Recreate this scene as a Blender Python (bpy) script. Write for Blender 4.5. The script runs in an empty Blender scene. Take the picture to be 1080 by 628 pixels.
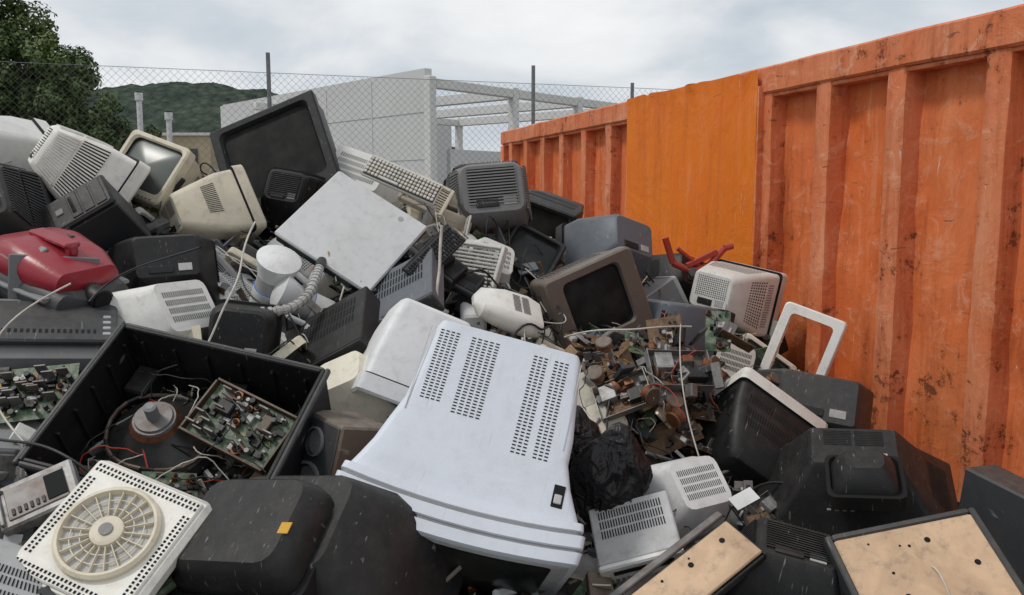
import bpy, math, random
from mathutils import Vector, Matrix, noise
R=random.Random(7)
rad=math.radians
V=Vector
scene=bpy.context.scene
# ------------------------------------------------------------------ materials
MATS={}
def nt(name):
    m=bpy.data.materials.new(name); m.use_nodes=True
    t=m.node_tree; b=t.nodes['Principled BSDF']; MATS[name]=m
    return m,t,b
def N(t,typ,**kw):
    n=t.nodes.new(typ)
    for k,v in kw.items(): setattr(n,k,v)
    return n
def mixc(t,fac,a,b,blend='MIX'):
    n=t.nodes.new('ShaderNodeMix'); n.data_type='RGBA'; n.blend_type=blend
    for i,s in ((0,fac),(6,a),(7,b)):
        if isinstance(s,(int,float)): n.inputs[i].default_value=s
        elif isinstance(s,tuple): n.inputs[i].default_value=(*s,1) if len(s)==3 else s
        else: t.links.new(s,n.inputs[i])
    return n.outputs[2]
def ramp(t,inp,stops):
    r=t.nodes.new('ShaderNodeValToRGB'); e=r.color_ramp.elements
    cc=lambda c:(*[c]*3,1) if not isinstance(c,tuple) else (*c,1)
    e[0].position=stops[0][0]; e[0].color=cc(stops[0][1])
    e[1].position=stops[-1][0]; e[1].color=cc(stops[-1][1])
    for p,c in stops[1:-1]:
        x=e.new(p); x.color=cc(c)
    t.links.new(inp,r.inputs[0]); return r.outputs[0]
def noi(t,co,scale,detail=5,rough=.6,dist=0):
    n=t.nodes.new('ShaderNodeTexNoise'); n.inputs['Scale'].default_value=scale
    n.inputs['Detail'].default_value=detail; n.inputs['Roughness'].default_value=rough
    n.inputs['Distortion'].default_value=dist
    t.links.new(co,n.inputs['Vector']); return n.outputs[0]
def mth(t,op,a,b=None,c=False):
    n=t.nodes.new('ShaderNodeMath'); n.operation=op; n.use_clamp=c
    for i,s in ((0,a),(1,b)):
        if s is None: continue
        if isinstance(s,(int,float)): n.inputs[i].default_value=s
        else: t.links.new(s,n.inputs[i])
    return n.outputs[0]
def bump(t,b,h,st=.3,dist=.01):
    n=t.nodes.new('ShaderNodeBump'); n.inputs['Strength'].default_value=st; n.inputs['Distance'].default_value=dist
    t.links.new(h,n.inputs['Height']); t.links.new(n.outputs[0],b.inputs['Normal'])
def coords(t,vary=True,kind='Object'):
    tc=t.nodes.new('ShaderNodeTexCoord')
    if not vary: return tc.outputs[kind]
    oi=t.nodes.new('ShaderNodeObjectInfo')
    mu=mth(t,'MULTIPLY',oi.outputs['Random'],37.0)
    a=t.nodes.new('ShaderNodeVectorMath'); a.operation='ADD'
    t.links.new(tc.outputs[kind],a.inputs[0]); t.links.new(mu,a.inputs[1]); return a.outputs[0]
def plastic(name,col,rough=.5,dust=.25,grime=.5,dustcol=(.33,.29,.24),gr=(.10,.075,.05),spec=.4,yel=.2):
    m,t,b=nt(name); co=coords(t)
    oi=t.nodes.new('ShaderNodeObjectInfo')
    val=mth(t,'ADD',mth(t,'MULTIPLY',oi.outputs['Random'],.35),.82)
    vc=N(t,'ShaderNodeVectorMath',operation='SCALE'); vc.inputs[0].default_value=col
    t.links.new(val,vc.inputs['Scale'])
    n1=noi(t,co,4.5,6,.68,.6); n2=noi(t,co,23,5,.72)
    # yellowing differs from object to object
    yy=mth(t,'MULTIPLY',mth(t,'FRACT',mth(t,'MULTIPLY',oi.outputs['Random'],7.13)),yel)
    base=mixc(t,yy,vc.outputs[0],(.92,.80,.58),'MULTIPLY')
    g=ramp(t,n1,[(.42,0),(.70,1)])
    g2=ramp(t,n2,[(.53,0),(.70,1)])
    gg=mth(t,'MULTIPLY',mth(t,'ADD',mth(t,'MULTIPLY',g,.6),mth(t,'MULTIPLY',g2,.6)),grime,True)
    c=mixc(t,gg,base,gr)
    geo=t.nodes.new('ShaderNodeNewGeometry'); sx=t.nodes.new('ShaderNodeSeparateXYZ')
    t.links.new(geo.outputs['Normal'],sx.inputs[0])
    up=ramp(t,sx.outputs[2],[(.0,0),(.9,1)])
    n3=ramp(t,n2,[(.36,0.2),(.62,1)])
    d=mth(t,'MULTIPLY',mth(t,'MULTIPLY',up,n3),dust,True)
    c=mixc(t,d,c,dustcol)
    mp=N(t,'ShaderNodeMapping'); mp.inputs['Scale'].default_value=(140,9,30); mp.inputs['Rotation'].default_value=(.3,.5,.8)
    t.links.new(co,mp.inputs[0]); s=noi(t,mp.outputs[0],1,2,.5)
    sc=mth(t,'MULTIPLY',ramp(t,s,[(.68,0),(.76,1)]),.4)
    c=mixc(t,sc,c,(.42,.40,.37))
    t.links.new(c,b.inputs['Base Color'])
    t.links.new(mth(t,'ADD',mth(t,'MULTIPLY',n1,.4),rough-.12,True),b.inputs['Roughness'])
    b.inputs['Specular IOR Level'].default_value=spec
    bump(t,b,mth(t,'ADD',n2,mth(t,'MULTIPLY',n1,2.0)),.3,.004)
    return m
plastic('cream',(.68,.635,.53),.5,.22,.42,(.40,.36,.30),yel=.3)
plastic('offwhite',(.73,.725,.695),.45,.14,.32,(.42,.39,.34),yel=.22)
plastic('herowhite',(.545,.575,.63),.45,.08,.14,(.40,.38,.35),(.22,.20,.17),.4,.03)
plastic('lightgrey',(.44,.45,.46),.5,.24,.42)
plastic('grey',(.19,.20,.215),.5,.30,.42)
plastic('darkgrey',(.036,.040,.046),.42,.26,.32,(.17,.155,.13))
plastic('black',(.009,.0095,.011),.42,.17,.28,(.13,.118,.10),(.045,.035,.03),.35)
plastic('cleanblack',(.009,.0095,.011),.42,.06,.2,(.14,.125,.11),(.04,.035,.03),.3)
plastic('bluegrey',(.10,.12,.15),.45,.3,.35,(.24,.23,.21))
plastic('taupe',(.15,.12,.105),.42,.28,.45)
plastic('brown',(.07,.04,.025),.5,.45,.5)
plastic('red',(.27,.006,.02),.28,.2,.4,(.25,.14,.12),(.05,.01,.01),.6)
plastic('white',(.72,.725,.73),.4,.10,.26,(.42,.38,.32),yel=.08)
plastic('yellow',(.65,.36,.03),.6,.1,.2)
plastic('blue',(.03,.12,.38),.45,.1,.2)
plastic('signred',(.42,.035,.02),.45,.15,.4)
plastic('chip',(.60,.42,.28),.8,.35,.75,(.42,.34,.25),(.14,.07,.04),.2)
plastic('cardboard',(.40,.28,.17),.9,.3,.6)
def simple(name,col,rough,metal=0,bs=60,bst=.2,var=.5,col2=None,spec=.5):
    m,t,b=nt(name); co=coords(t)
    n=noi(t,co,bs*.3,4,.7); c2=col2 or tuple(x*.35 for x in col)
    t.links.new(mixc(t,mth(t,'MULTIPLY',ramp(t,n,[(.4,0),(.66,1)]),var),col,c2),b.inputs['Base Color'])
    b.inputs['Roughness'].default_value=rough; b.inputs['Metallic'].default_value=metal; b.inputs['Specular IOR Level'].default_value=spec
    bump(t,b,noi(t,co,bs,3,.6),bst,.003); return m
simple('hole',(.005,.005,.006),.9)
simple('screen',(.012,.014,.014),.30,0,12,.05,.7,(.045,.042,.036),.3)
simple('screendark',(.012,.012,.012),.6,0,30,.1,.8,(.03,.028,.026),.12)
simple('screenlt',(.11,.125,.115),.3,0,12,.05,.6,(.08,.08,.07))
simple('tube',(.02,.02,.021),.4,0,20,.2,.6,(.09,.08,.065))
simple('metal',(.34,.34,.335),.55,.45,50,.3,.8,(.13,.10,.08))
simple('steel',(.20,.195,.19),.55,.5,40,.2,.7,(.10,.06,.04))
simple('copper',(.24,.09,.04),.5,.5,60,.3,.8,(.06,.035,.02))
simple('pcbgreen',(.03,.085,.035),.5,0,140,.4,.95,(.20,.21,.15))
simple('pcbtan',(.19,.105,.05),.65,0,140,.4,.95,(.07,.04,.02))
simple('rubber',(.02,.02,.02),.7)
simple('cablewhite',(.55,.52,.46),.5)
simple('cableblack',(.015,.015,.016),.45)
simple('concrete_white',(.66,.66,.64),.8,0,2,.1,.3,(.5,.5,.48))
simple('concrete_wall',(.58,.585,.58),.85,0,1.2,.1,.35,(.48,.48,.47))
simple('stucco',(.46,.38,.26),.9,0,2,.2,.3)
simple('galv',(.20,.21,.22),.5,.5)
simple('bark',(.06,.045,.035),.9,0,30,.5)
simple('glasswin',(.03,.035,.04),.1)
m,t,b=nt('bagplastic'); co=coords(t)
b.inputs['Base Color'].default_value=(.010,.010,.011,1); b.inputs['Roughness'].default_value=.34; b.inputs['Specular IOR Level'].default_value=.35
bump(t,b,noi(t,co,9,3,.5,2.5),.55,.03)
m,t,b=nt('scrapbase'); co=coords(t,False)
vo=t.nodes.new('ShaderNodeTexVoronoi'); vo.inputs['Scale'].default_value=14; t.links.new(co,vo.inputs['Vector'])
sx=t.nodes.new('ShaderNodeSeparateColor'); t.links.new(vo.outputs['Color'],sx.inputs[0])
t.links.new(ramp(t,sx.outputs[0],[(0,(.006,.006,.006)),(.5,(.016,.014,.012)),(.8,(.035,.03,.025)),(1,(.07,.06,.05))]),b.inputs['Base Color'])
b.inputs['Roughness'].default_value=.8; bump(t,b,vo.outputs[0],1,.05)
m,t,b=nt('ground'); co=coords(t,False)
n=noi(t,co,.6,6,.7); t.links.new(ramp(t,n,[(.3,(.13,.115,.095)),(.55,(.20,.185,.16)),(.8,(.27,.25,.22))]),b.inputs['Base Color'])
b.inputs['Roughness'].default_value=.95; bump(t,b,noi(t,co,30,5,.7),.5,.02)
m,t,b=nt('hillgreen_hazy'); co=coords(t,False)
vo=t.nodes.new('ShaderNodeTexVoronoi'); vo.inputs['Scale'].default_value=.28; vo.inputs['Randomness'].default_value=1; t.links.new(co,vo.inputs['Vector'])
n=noi(t,co,.07,8,.8)
c=ramp(t,n,[(.32,(.050,.070,.062)),(.5,(.082,.108,.084)),(.7,(.12,.145,.105))])  # greens muted and blued: distance haze is put into the hill colour
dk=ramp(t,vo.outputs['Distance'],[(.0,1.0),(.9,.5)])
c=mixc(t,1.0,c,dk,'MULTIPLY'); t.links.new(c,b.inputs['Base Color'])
b.inputs['Roughness'].default_value=1; b.inputs['Specular IOR Level'].default_value=0; bump(t,b,mth(t,'MULTIPLY',vo.outputs['Distance'],-1.0),.8,4)
m,t,b=nt('leaf'); co=coords(t,False)
n=noi(t,co,1.3,5,.7); t.links.new(ramp(t,n,[(.32,(.03,.055,.014)),(.5,(.07,.115,.028)),(.7,(.13,.18,.045))]),b.inputs['Base Color'])
b.inputs['Roughness'].default_value=.6
def orange(name,c1,c2,rustamt,scr,wht=.7,strk=.5):
    m,t,b=nt(name); co=coords(t,False)
    n1=noi(t,co,1.3,6,.65,.5)
    c=mixc(t,ramp(t,n1,[(.38,0),(.66,1)]),c1,c2)
    mp=N(t,'ShaderNodeMapping'); mp.inputs['Scale'].default_value=(9,9,1.0); t.links.new(co,mp.inputs[0])
    st=noi(t,mp.outputs[0],1.0,7,.72,.3)
    c=mixc(t,mth(t,'MULTIPLY',ramp(t,st,[(.50,0),(.66,1)]),strk),c,(.38,.085,.03))
    c=mixc(t,mth(t,'MULTIPLY',ramp(t,st,[(.30,1),(.44,0)]),strk*.8),c,(.84,.42,.24))
    sc=noi(t,co,7,8,.78,1.2)
    c=mixc(t,mth(t,'MULTIPLY',ramp(t,sc,[(.54,0),(.66,1)]),scr),c,(.80,.45,.30))
    mp2=N(t,'ShaderNodeMapping'); mp2.inputs['Scale'].default_value=(34,34,3.0); mp2.inputs['Rotation'].default_value=(0,.22,0); t.links.new(co,mp2.inputs[0])
    s2=noi(t,mp2.outputs[0],1,4,.8,1)
    c=mixc(t,mth(t,'MULTIPLY',ramp(t,s2,[(.665,0),(.695,1)]),wht),c,(.74,.62,.54))
    mp3=N(t,'ShaderNodeMapping'); mp3.inputs['Scale'].default_value=(7,7,30); mp3.inputs['Rotation'].default_value=(.1,.5,0); t.links.new(co,mp3.inputs[0])
    s3=noi(t,mp3.outputs[0],1,3,.7,.4)
    c=mixc(t,mth(t,'MULTIPLY',ramp(t,s3,[(.68,0),(.71,1)]),wht*.8),c,(.16,.065,.04))
    r=noi(t,co,3.2,8,.78,.4); r2=noi(t,co,16,6,.78)
    sz=t.nodes.new('ShaderNodeSeparateXYZ'); t.links.new(co,sz.inputs[0])
    low=mth(t,'MULTIPLY',mth(t,'SUBTRACT',1.3,sz.outputs[2],True),.07)
    st2=mth(t,'MULTIPLY',mth(t,'SUBTRACT',st,.5),.22)
    rr=mth(t,'ADD',mth(t,'ADD',mth(t,'ADD',mth(t,'MULTIPLY',r,.50),mth(t,'MULTIPLY',r2,.50)),low),st2)
    f=ramp(t,rr,[(rustamt,0),(rustamt+.03,1)])
    rc=mixc(t,ramp(t,r2,[(.4,0),(.62,1)]),(.035,.016,.010),(.18,.06,.028))
    halo=ramp(t,rr,[(rustamt-.05,0),(rustamt+.02,1)])
    c=mixc(t,mth(t,'MULTIPLY',halo,.45),c,(.42,.10,.03))
    c=mixc(t,mth(t,'MULTIPLY',f,.88),c,rc)
    t.links.new(c,b.inputs['Base Color'])
    t.links.new(mth(t,'ADD',mth(t,'MULTIPLY',f,.35),.55),b.inputs['Roughness'])
    b.inputs['Specular IOR Level'].default_value=.22
    bump(t,b,mth(t,'SUBTRACT',mth(t,'ADD',mth(t,'MULTIPLY',n1,3.0),mth(t,'MULTIPLY',sc,.7)),mth(t,'MULTIPLY',f,.25)),.4,.02)
    return m
orange('orange_paint',(.70,.155,.038),(.74,.225,.085),.593,.5,.85,.6)
orange('orange_panel',(.80,.20,.010),(.78,.165,.012),.635,.12,.5,.25)
orange('orange_rail',(.66,.165,.055),(.72,.26,.13),.567,.6,.95,.6)
# ------------------------------------------------------------------ mesh builder
def ring(w,h,y,cx=0,cz=0,r=.01,n=3,m=0):
    r=max(.0004,min(r,w/2*.98,h/2*.98)); c=[]
    for sx,sz,a0 in ((1,1,0),(-1,1,90),(-1,-1,180),(1,-1,270)):
        c.append([(cx+sx*(w/2-r)+r*math.cos(rad(a0+90*i/n)),y,cz+sz*(h/2-r)+r*math.sin(rad(a0+90*i/n))) for i in range(n+1)])
    p=[]
    for k in range(4):
        p+=c[k]
        if m:
            a=V(c[k][-1]); b=V(c[(k+1)%4][0])
            p+=[tuple(a.lerp(b,(i+1)/(m+1))) for i in range(m)]
    return p
class MB:
    def __init__(s): s.v=[];s.f=[];s.m=[];s.M=Matrix()
    def add(s,vs,fs,mat):
        o=len(s.v); s.v+=[tuple(s.M@V(p)) for p in vs]
        s.f+=[tuple(o+i for i in f) for f in fs]
        s.m+=(mat if isinstance(mat,list) else [mat]*len(fs))
    def loft(s,rings,mats,cap0=None,cap1=None):
        n=len(rings[0]); vs=[p for r in rings for p in r]; fs=[];ms=[]
        for k in range(len(rings)-1):
            mt=mats if isinstance(mats,str) else mats[k]
            for i in range(n):
                j=(i+1)%n; fs.append((k*n+i,k*n+j,(k+1)*n+j,(k+1)*n+i)); ms.append(mt)
        if cap0: fs.append(tuple(range(n))[::-1]); ms.append(cap0)
        if cap1: fs.append(tuple((len(rings)-1)*n+i for i in range(n))); ms.append(cap1)
        s.add(vs,fs,ms)
    def box(s,c,sz,mat,ch=.003,rot=None):
        M0=s.M
        s.M=M0@Matrix.Translation(c)
        if rot: s.M=s.M@(Matrix.Rotation(rot[2],4,'Z')@Matrix.Rotation(rot[1],4,'Y')@Matrix.Rotation(rot[0],4,'X'))
        w,d,h=sz
        if ch>0:
            ch=min(ch,w*.3,d*.3,h*.3)
            s.loft([ring(w-2*ch,h-2*ch,-d/2,r=ch,n=1),ring(w,h,-d/2+ch,r=ch,n=1),ring(w,h,d/2-ch,r=ch,n=1),ring(w-2*ch,h-2*ch,d/2,r=ch,n=1)],mat,mat,mat)
        else:
            x,y,z=w/2,d/2,h/2
            s.add([(-x,-y,-z),(x,-y,-z),(x,y,-z),(-x,y,-z),(-x,-y,z),(x,-y,z),(x,y,z),(-x,y,z)],
              [(0,3,2,1),(4,5,6,7),(0,1,5,4),(1,2,6,5),(2,3,7,6),(3,0,4,7)],mat)
        s.M=M0
    def rod(s,a,b,r,mat,n=6,r2=None,cap=True):
        a=V(a);b=V(b);d=(b-a)
        if d.length<1e-6: return
        q=d.normalized(); u=q.orthogonal().normalized(); w=q.cross(u); r2=r if r2 is None else r2
        vs=[tuple(a+(u*math.cos(2*math.pi*i/n)+w*math.sin(2*math.pi*i/n))*r) for i in range(n)]
        vs+=[tuple(b+(u*math.cos(2*math.pi*i/n)+w*math.sin(2*math.pi*i/n))*r2) for i in range(n)]
        fs=[(i,(i+1)%n,n+(i+1)%n,n+i) for i in range(n)]
        if cap: fs+=[tuple(range(n))[::-1],tuple(range(n,2*n))]
        s.add(vs,fs,mat)
    def lathe(s,prof,mat,n=20,axis='Z',cap=True):
        rs=[]
        for r,z in prof:
            rs.append([((r*math.cos(2*math.pi*i/n),r*math.sin(2*math.pi*i/n),z) if axis=='Z' else (r*math.cos(2*math.pi*i/n),z,r*math.sin(2*math.pi*i/n))) for i in range(n)])
        mt=mat
        s.loft(rs,mt,(mat if isinstance(mat,str) else mat[0]) if cap else None,(mat if isinstance(mat,str) else mat[-1]) if cap else None)
    def patch(s,P,nx,ny,fx,fy,mat,mode='slot',h=.006,ref=(0,0,0),rng=(0,1,0,1)):
        P=[V(p) for p in P]; nrm=(P[1]-P[0]).cross(P[2]-P[0]).normalized()
        c=(P[0]+P[1]+P[2]+P[3])/4
        if nrm.dot(c-V(ref))<0: nrm=-nrm
        B=lambda u,v:(P[0].lerp(P[1],u)).lerp(P[2].lerp(P[3],u),v)
        u0,u1,v0,v1=rng
        for i in range(nx):
            for j in range(ny):
                a=u0+(u1-u0)*(i+.5-fx/2)/nx; b_=u0+(u1-u0)*(i+.5+fx/2)/nx
                c_=v0+(v1-v0)*(j+.5-fy/2)/ny; d=v0+(v1-v0)*(j+.5+fy/2)/ny
                q=[B(a,c_),B(b_,c_),B(b_,d),B(a,d)]
                if mode=='slot': s.add([tuple(p+nrm*.0012) for p in q],[(0,1,2,3)],mat)
                else:
                    s.add([tuple(p-nrm*.001) for p in q]+[tuple(p+nrm*h) for p in q],[(4,5,6,7),(0,1,5,4),(1,2,6,5),(2,3,7,6),(3,0,4,7)],mat)
    def mesh(s,name,off=(0,0,0),angle=32,smooth=True):
        me=bpy.data.meshes.new(name)
        o=V(off); me.from_pydata([tuple(V(p)+o) for p in s.v],[],s.f)
        keys=[]
        for k in s.m:
            if k not in keys: keys.append(k); me.materials.append(MATS[k])
        ix={k:i for i,k in enumerate(keys)}
        me.polygons.foreach_set('material_index',[ix[k] for k in s.m])
        if smooth:
            me.polygons.foreach_set('use_smooth',[True]*len(s.f))
            me.update(); me.set_sharp_from_angle(angle=rad(angle))
        me.update(); return me
COLL=scene.collection
def obj(name,me,M=None):
    o=bpy.data.objects.new(name,me); COLL.objects.link(o)
    if M is not None: o.matrix_world=M
    return o
def frameM(loc,x=None,y=None,z=None,s=1):
    if y is not None:
        Y=V(y).normalized(); X=Y.cross(V(z)).normalized(); Z=X.cross(Y)
    else:
        Z=V(z).normalized(); Y=Z.cross(V(x)).normalized(); X=Y.cross(Z)
    M=Matrix((X,Y,Z)).transposed().to_4x4()
    M=Matrix.Translation(loc)@M@Matrix.Scale(s,4); return M
# ------------------------------------------------------------------ object library
def crt(w=.42,h=.38,d=.4,shell='cream',bez=None,scr='screen',body=.42,mid=(.74,.74),back=(.6,.55),vent='slots',op=(.82,.76),r=.025,bd=.06,dark=None,flat=True,label=True,bulge=.022):
    b=MB(); bez=bez or shell; dark=dark or 'hole'
    ow,oh=w*op[0],h*op[1]; oz=h*.03; ch=.008
    rg=[];mt=[]
    for s_ in (.04,.45,.75,.93,1.0):
        rg.append(ring(ow*s_,oh*s_,.028-bulge*(1-s_*s_),0,oz,max(.004,.05*s_),3)); mt.append(scr)
    mt[-1]='hole'
    rg.append(ring(ow*1.01,oh*1.01,.016,0,oz,.03)); mt.append(bez)
    rg.append(ring(ow*1.06,oh*1.06,0.001,0,oz,.03)); mt.append(bez)
    rg.append(ring(w-2*ch,h-2*ch,0,0,0,r)); mt.append(bez)
    rg.append(ring(w,h,ch,0,0,r)); mt.append(bez)
    rg.append(ring(w,h,bd,0,0,r)); mt.append(dark)
    w1,h1=w-.024,h-.024
    rg.append(ring(w1+.004,h1+.004,bd+.001,0,0,r)); mt.append(dark)
    rg.append(ring(w1,h1,bd+.006,0,0,r)); mt.append(shell)
    rg.append(ring(w1-.006,h1-.006,body*d,0,0,r*1.2)); mt.append(shell)
    k=.35 if flat else 0
    h2,h3=h*mid[1],h*back[1]; w2,w3=w*mid[0],w*back[0]
    z2=(h1-h2)/2*k; z3=(h1-h3)/2*k
    rg.append(ring(w2,h2,.72*d,0,z2,r*1.5)); mt.append(shell)
    rg.append(ring(w3,h3,d-.012,0,z3,r*1.4)); mt.append(shell)
    rg.append(ring(w3-.024,h3-.024,d,0,z3,r)); mt.append(shell)
    b.loft(rg,mt,scr,shell)
    ref=(0,d*.35,0)
    def quad(side,ya,wa,ha,za,yb,wb,hb,zb):
        q=.86
        if side=='top': return [(-wa/2*q,ya,za+ha/2),(wa/2*q,ya,za+ha/2),(-wb/2*q,yb,zb+hb/2),(wb/2*q,yb,zb+hb/2)]
        sx=1 if side=='r' else -1
        return [(sx*wa/2,ya,za-ha/2*q),(sx*wa/2,ya,za+ha/2*q),(sx*wb/2,yb,zb-hb/2*q),(sx*wb/2,yb,zb+hb/2*q)]
    A=(bd+.006,w1,h1,0); B=(body*d,w1-.006,h1-.006,0); C=(.72*d,w2,h2,z2); D=(d-.012,w3,h3,z3)
    bq=[(-w3*.38,d,z3-h3*.38),(w3*.38,d,z3-h3*.38),(-w3*.38,d,z3+h3*.38),(w3*.38,d,z3+h3*.38)]
    if vent=='slots':
        b.patch(quad('top',*A,*B),26,1,.42,.8,dark,ref=ref,rng=(.05,.95,.45,.95))
        b.patch(quad('top',*B,*C),24,2,.42,.75,dark,ref=ref,rng=(.05,.95,.1,.85))
        for sd in 'rl': b.patch(quad(sd,*B,*C),16,1,.4,.8,dark,ref=ref,rng=(.3,.9,.15,.85))
        b.patch(bq,2,9,.9,.4,dark,ref=ref,rng=(.05,.95,.5,1))
    elif vent=='ribs':
        for sd in ('top','r','l'):
            b.patch(quad(sd,*B,*C),20,1,.5,.96,shell,'rib',.007,ref,(.0,1,.03,.97))
            b.patch(quad(sd,*C,*D),18,1,.5,.96,shell,'rib',.007,ref,(.0,1,.03,.97))
            b.patch(quad(sd,*B,*C),20,1,.45,.96,dark,ref=ref,rng=(.025,1.025,.03,.97))
        b.patch(bq,1,12,1,.5,shell,'rib',.006,ref,(0,1,.1,1)); b.patch(bq,1,12,.96,.4,dark,ref=ref,rng=(0,1,.14,1.04))
    elif vent=='grid':
        for sd in ('top','r','l'):
            b.patch(quad(sd,*A,*B),18,6,.5,.5,dark,ref=ref,rng=(.1,.9,.4,.95))
            b.patch(quad(sd,*B,*C),16,7,.5,.5,dark,ref=ref,rng=(.05,.95,.05,.95))
        b.patch(bq,16,10,.5,.5,dark,ref=ref,rng=(0,1,.3,1))
    if label:
        b.box((w3*.1,d,z3-h3*.28),(w3*.35,.012,h3*.16),'black',.002)
        b.box((-w3*.25,d+.001,z3-h3*.25),(w3*.2,.003,h3*.16),'lightgrey',.0005)
        b.box((0,bd+.03,-h1/2-.006),(w*.5,.05,.016),shell,.004)
    for i in range(4): b.box((w*.18+i*.022,-.001,-h/2+h*.045),(.012,.006,.007),'grey',.001)
    return b.mesh('crt',(0,-d/2,0))
def shellback(w=.42,h=.36,d=.3,mat='cream',vent=True):
    b=MB(); t=.006
    def sec(k): return [ring(w-k,h-k,0,r=.03),ring(w-.01-k,h-.01-k,d*.4,r=.03),ring(w*.7-k,h*.72-k,d*.8,r=.04),ring(w*.62-k,h*.6-k,d-k*.5,r=.03)]
    o=sec(0); i=sec(2*t)
    b.loft(i[::-1]+o,mat,mat,mat)
    if vent:
        a=.42*w;
        b.patch([(-a,d*.05,(h-.002)/2),(a,d*.05,(h-.002)/2),(-a,d*.4,(h-.01)/2),(a,d*.4,(h-.01)/2)],22,3,.4,.7,'hole',ref=(0,d/2,0))
        b.patch([(-w*.25,d,-h*.2),(w*.25,d,-h*.2),(-w*.25,d,h*.2),(w*.25,d,h*.2)],20,4,.4,.7,'hole',ref=(0,d/2,0))
    return b.mesh('shell',(0,-d/2,0))
def pccase(w=.19,h=.42,d=.43,mat='cream',front='cream'):
    b=MB(); b.box((0,0,0),(w,d,h),mat,.006); b.box((0,-d/2-.012,0),(w+.004,.03,h+.004),front,.01)
    for i in range(3): b.box((0,-d/2-.028,h*.38-i*.05),(w*.82,.006,.042),front,.003)
    b.box((0,-d/2-.028,h*.05),(w*.6,.006,.02),'hole',.002)
    b.box((0,-d/2-.029,-h*.12),(.03,.008,.03),'grey',.004)
    b.patch([(-w*.35,-d/2-.0275,-h*.45),(w*.35,-d/2-.0275,-h*.45),(-w*.35,-d/2-.0275,-h*.22),(w*.35,-d/2-.0275,-h*.22)],1,8,1,.4,'hole',ref=(0,0,0))
    b.box((0,d/2+.002,h*.3),(w*.8,.006,h*.2),'metal',.001)
    for i in range(6): b.box((-w*.1,d/2+.003,-h*.4+i*.035),(w*.6,.006,.02),'steel',.001)
    return b.mesh('pccase')
def lidpanel():
    b=MB(); b.box((0,0,0),(.46,.43,.02),'white',.008); b.box((0,0,-.03),(.45,.42,.04),'black',.004)
    b.box((0,-.212,-.02),(.3,.012,.03),'darkgrey',.003)
    for x in (-.17,.17): b.box((x,.217,-.015),(.05,.014,.03),'grey',.003)
    b.rod((.12,.17,.009),(.12,.17,.0115),.012,'lightgrey',14); return b
def keyboard(mat='cream',k2='lightgrey'):
    b=MB(); b.box((0,0,0),(.45,.17,.022),mat,.006); b.box((-.0,-.006,.0095),(.435,.145,.006),'darkgrey',.001)
    for r_ in range(5):
        for c in range(20):
            if r_==4 and 4<c<10: continue
            b.box((-.205+c*.0215,-.06+(4-r_)*.027,.017),(.017,.021,.012),mat if (c+r_)%5 else k2,.003)
    b.box((-.06,-.06,.017),(.11,.02,.012),mat,.003)
    return b.mesh('keyboard')
def deck(w=.42,d=.3,h=.09,mat='darkgrey',front='black'):
    b=MB(); b.box((0,0,0),(w,d,h),mat,.004); b.box((0,-d/2-.008,0),(w+.004,.02,h+.004),front,.005)
    b.box((-w*.15,-d/2-.019,h*.15),(w*.4,.004,h*.22),'hole',.001)
    b.box((w*.25,-d/2-.019,h*.1),(w*.25,.003,h*.35),'screen',.001)
    for i in range(7): b.box((-w*.4+i*w*.07,-d/2-.02,-h*.28),(w*.045,.007,.009),'metal',.002)
    b.patch([(-w*.4,-d*.1,h/2),(w*.4,-d*.1,h/2),(-w*.4,d*.4,h/2),(w*.4,d*.4,h/2)],24,3,.45,.8,'hole')
    for x in (-1,1):
        for y in (-1,1): b.M=Matrix.Translation((x*w*.4,y*d*.38,-h/2-.008)); b.lathe([(.018,-.004),(.018,.01)],'rubber',10); b.M=Matrix()
    return b.mesh('deck')
def printer(mat='lightgrey',top='darkgrey'):
    b=MB(); w,d,h=.44,.34,.18
    b.loft([ring(w-.02,h-.04,-d/2,0,-.01,.02),ring(w,h-.02,-d/2+.02,0,-.005,.03),ring(w,h,0,0,0,.03),ring(w-.01,h-.01,d/2-.02,0,0,.03),ring(w-.04,h-.04,d/2,0,0,.02)],mat,mat,mat)
    b.box((0,-.02,h/2+.008),(w*.86,d*.72,.02),top,.008)
    b.box((0,-d/2-.001,-.015),(w*.72,.01,.06),'hole',.003)
    b.box((0,-d/2-.07,-.045),(w*.62,.16,.01),top,.004,rot=(rad(-8),0,0))
    b.box((0,d/2+.01,h/2+.06),(w*.6,.01,.15),mat,.004,rot=(rad(-18),0,0))
    for i in range(4): b.box((w*.36,-.1+i*.035,h/2+.014),(.025,.018,.012),'lightgrey',.003)
    b.patch([(-w*.3,-d*.3,h/2+.018),(w*.3,-d*.3,h/2+.018),(-w*.3,-d*.22,h/2+.018),(w*.3,-d*.22,h/2+.018)],16,1,.5,.8,'hole')
    return b.mesh('printer')
def radio(mat='darkgrey'):
    b=MB(); w,d,h=.46,.14,.2
    b.box((0,0,0),(w,d,h),mat,.018)
    for x in (-1,1):
        b.M=Matrix.Translation((x*w*.32,-d/2,-.01)); b.lathe([(.075,0),(.075,-.008),(.066,-.010),(.06,-.002),(.02,.006),(.001,.004)],['grey','grey','black','black','black'],24,'Y'); b.M=Matrix()
    b.box((0,-d/2-.004,-.03),(.12,.012,.09),'black',.004); b.box((0,-d/2-.002,.06),(.2,.008,.035),'screen',.002)
    for i in range(6): b.box((-.06+i*.024,-d/2-.008,.025),(.018,.014,.012),'metal',.002)
    b.rod((-w*.4,0,h/2),(-w*.4,0,h/2+.05),.009,mat,8);b.rod((w*.4,0,h/2),(w*.4,0,h/2+.05),.009,mat,8);b.rod((-w*.4,0,h/2+.05),(w*.4,0,h/2+.05),.011,mat,10)
    return b.mesh('radio')
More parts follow.
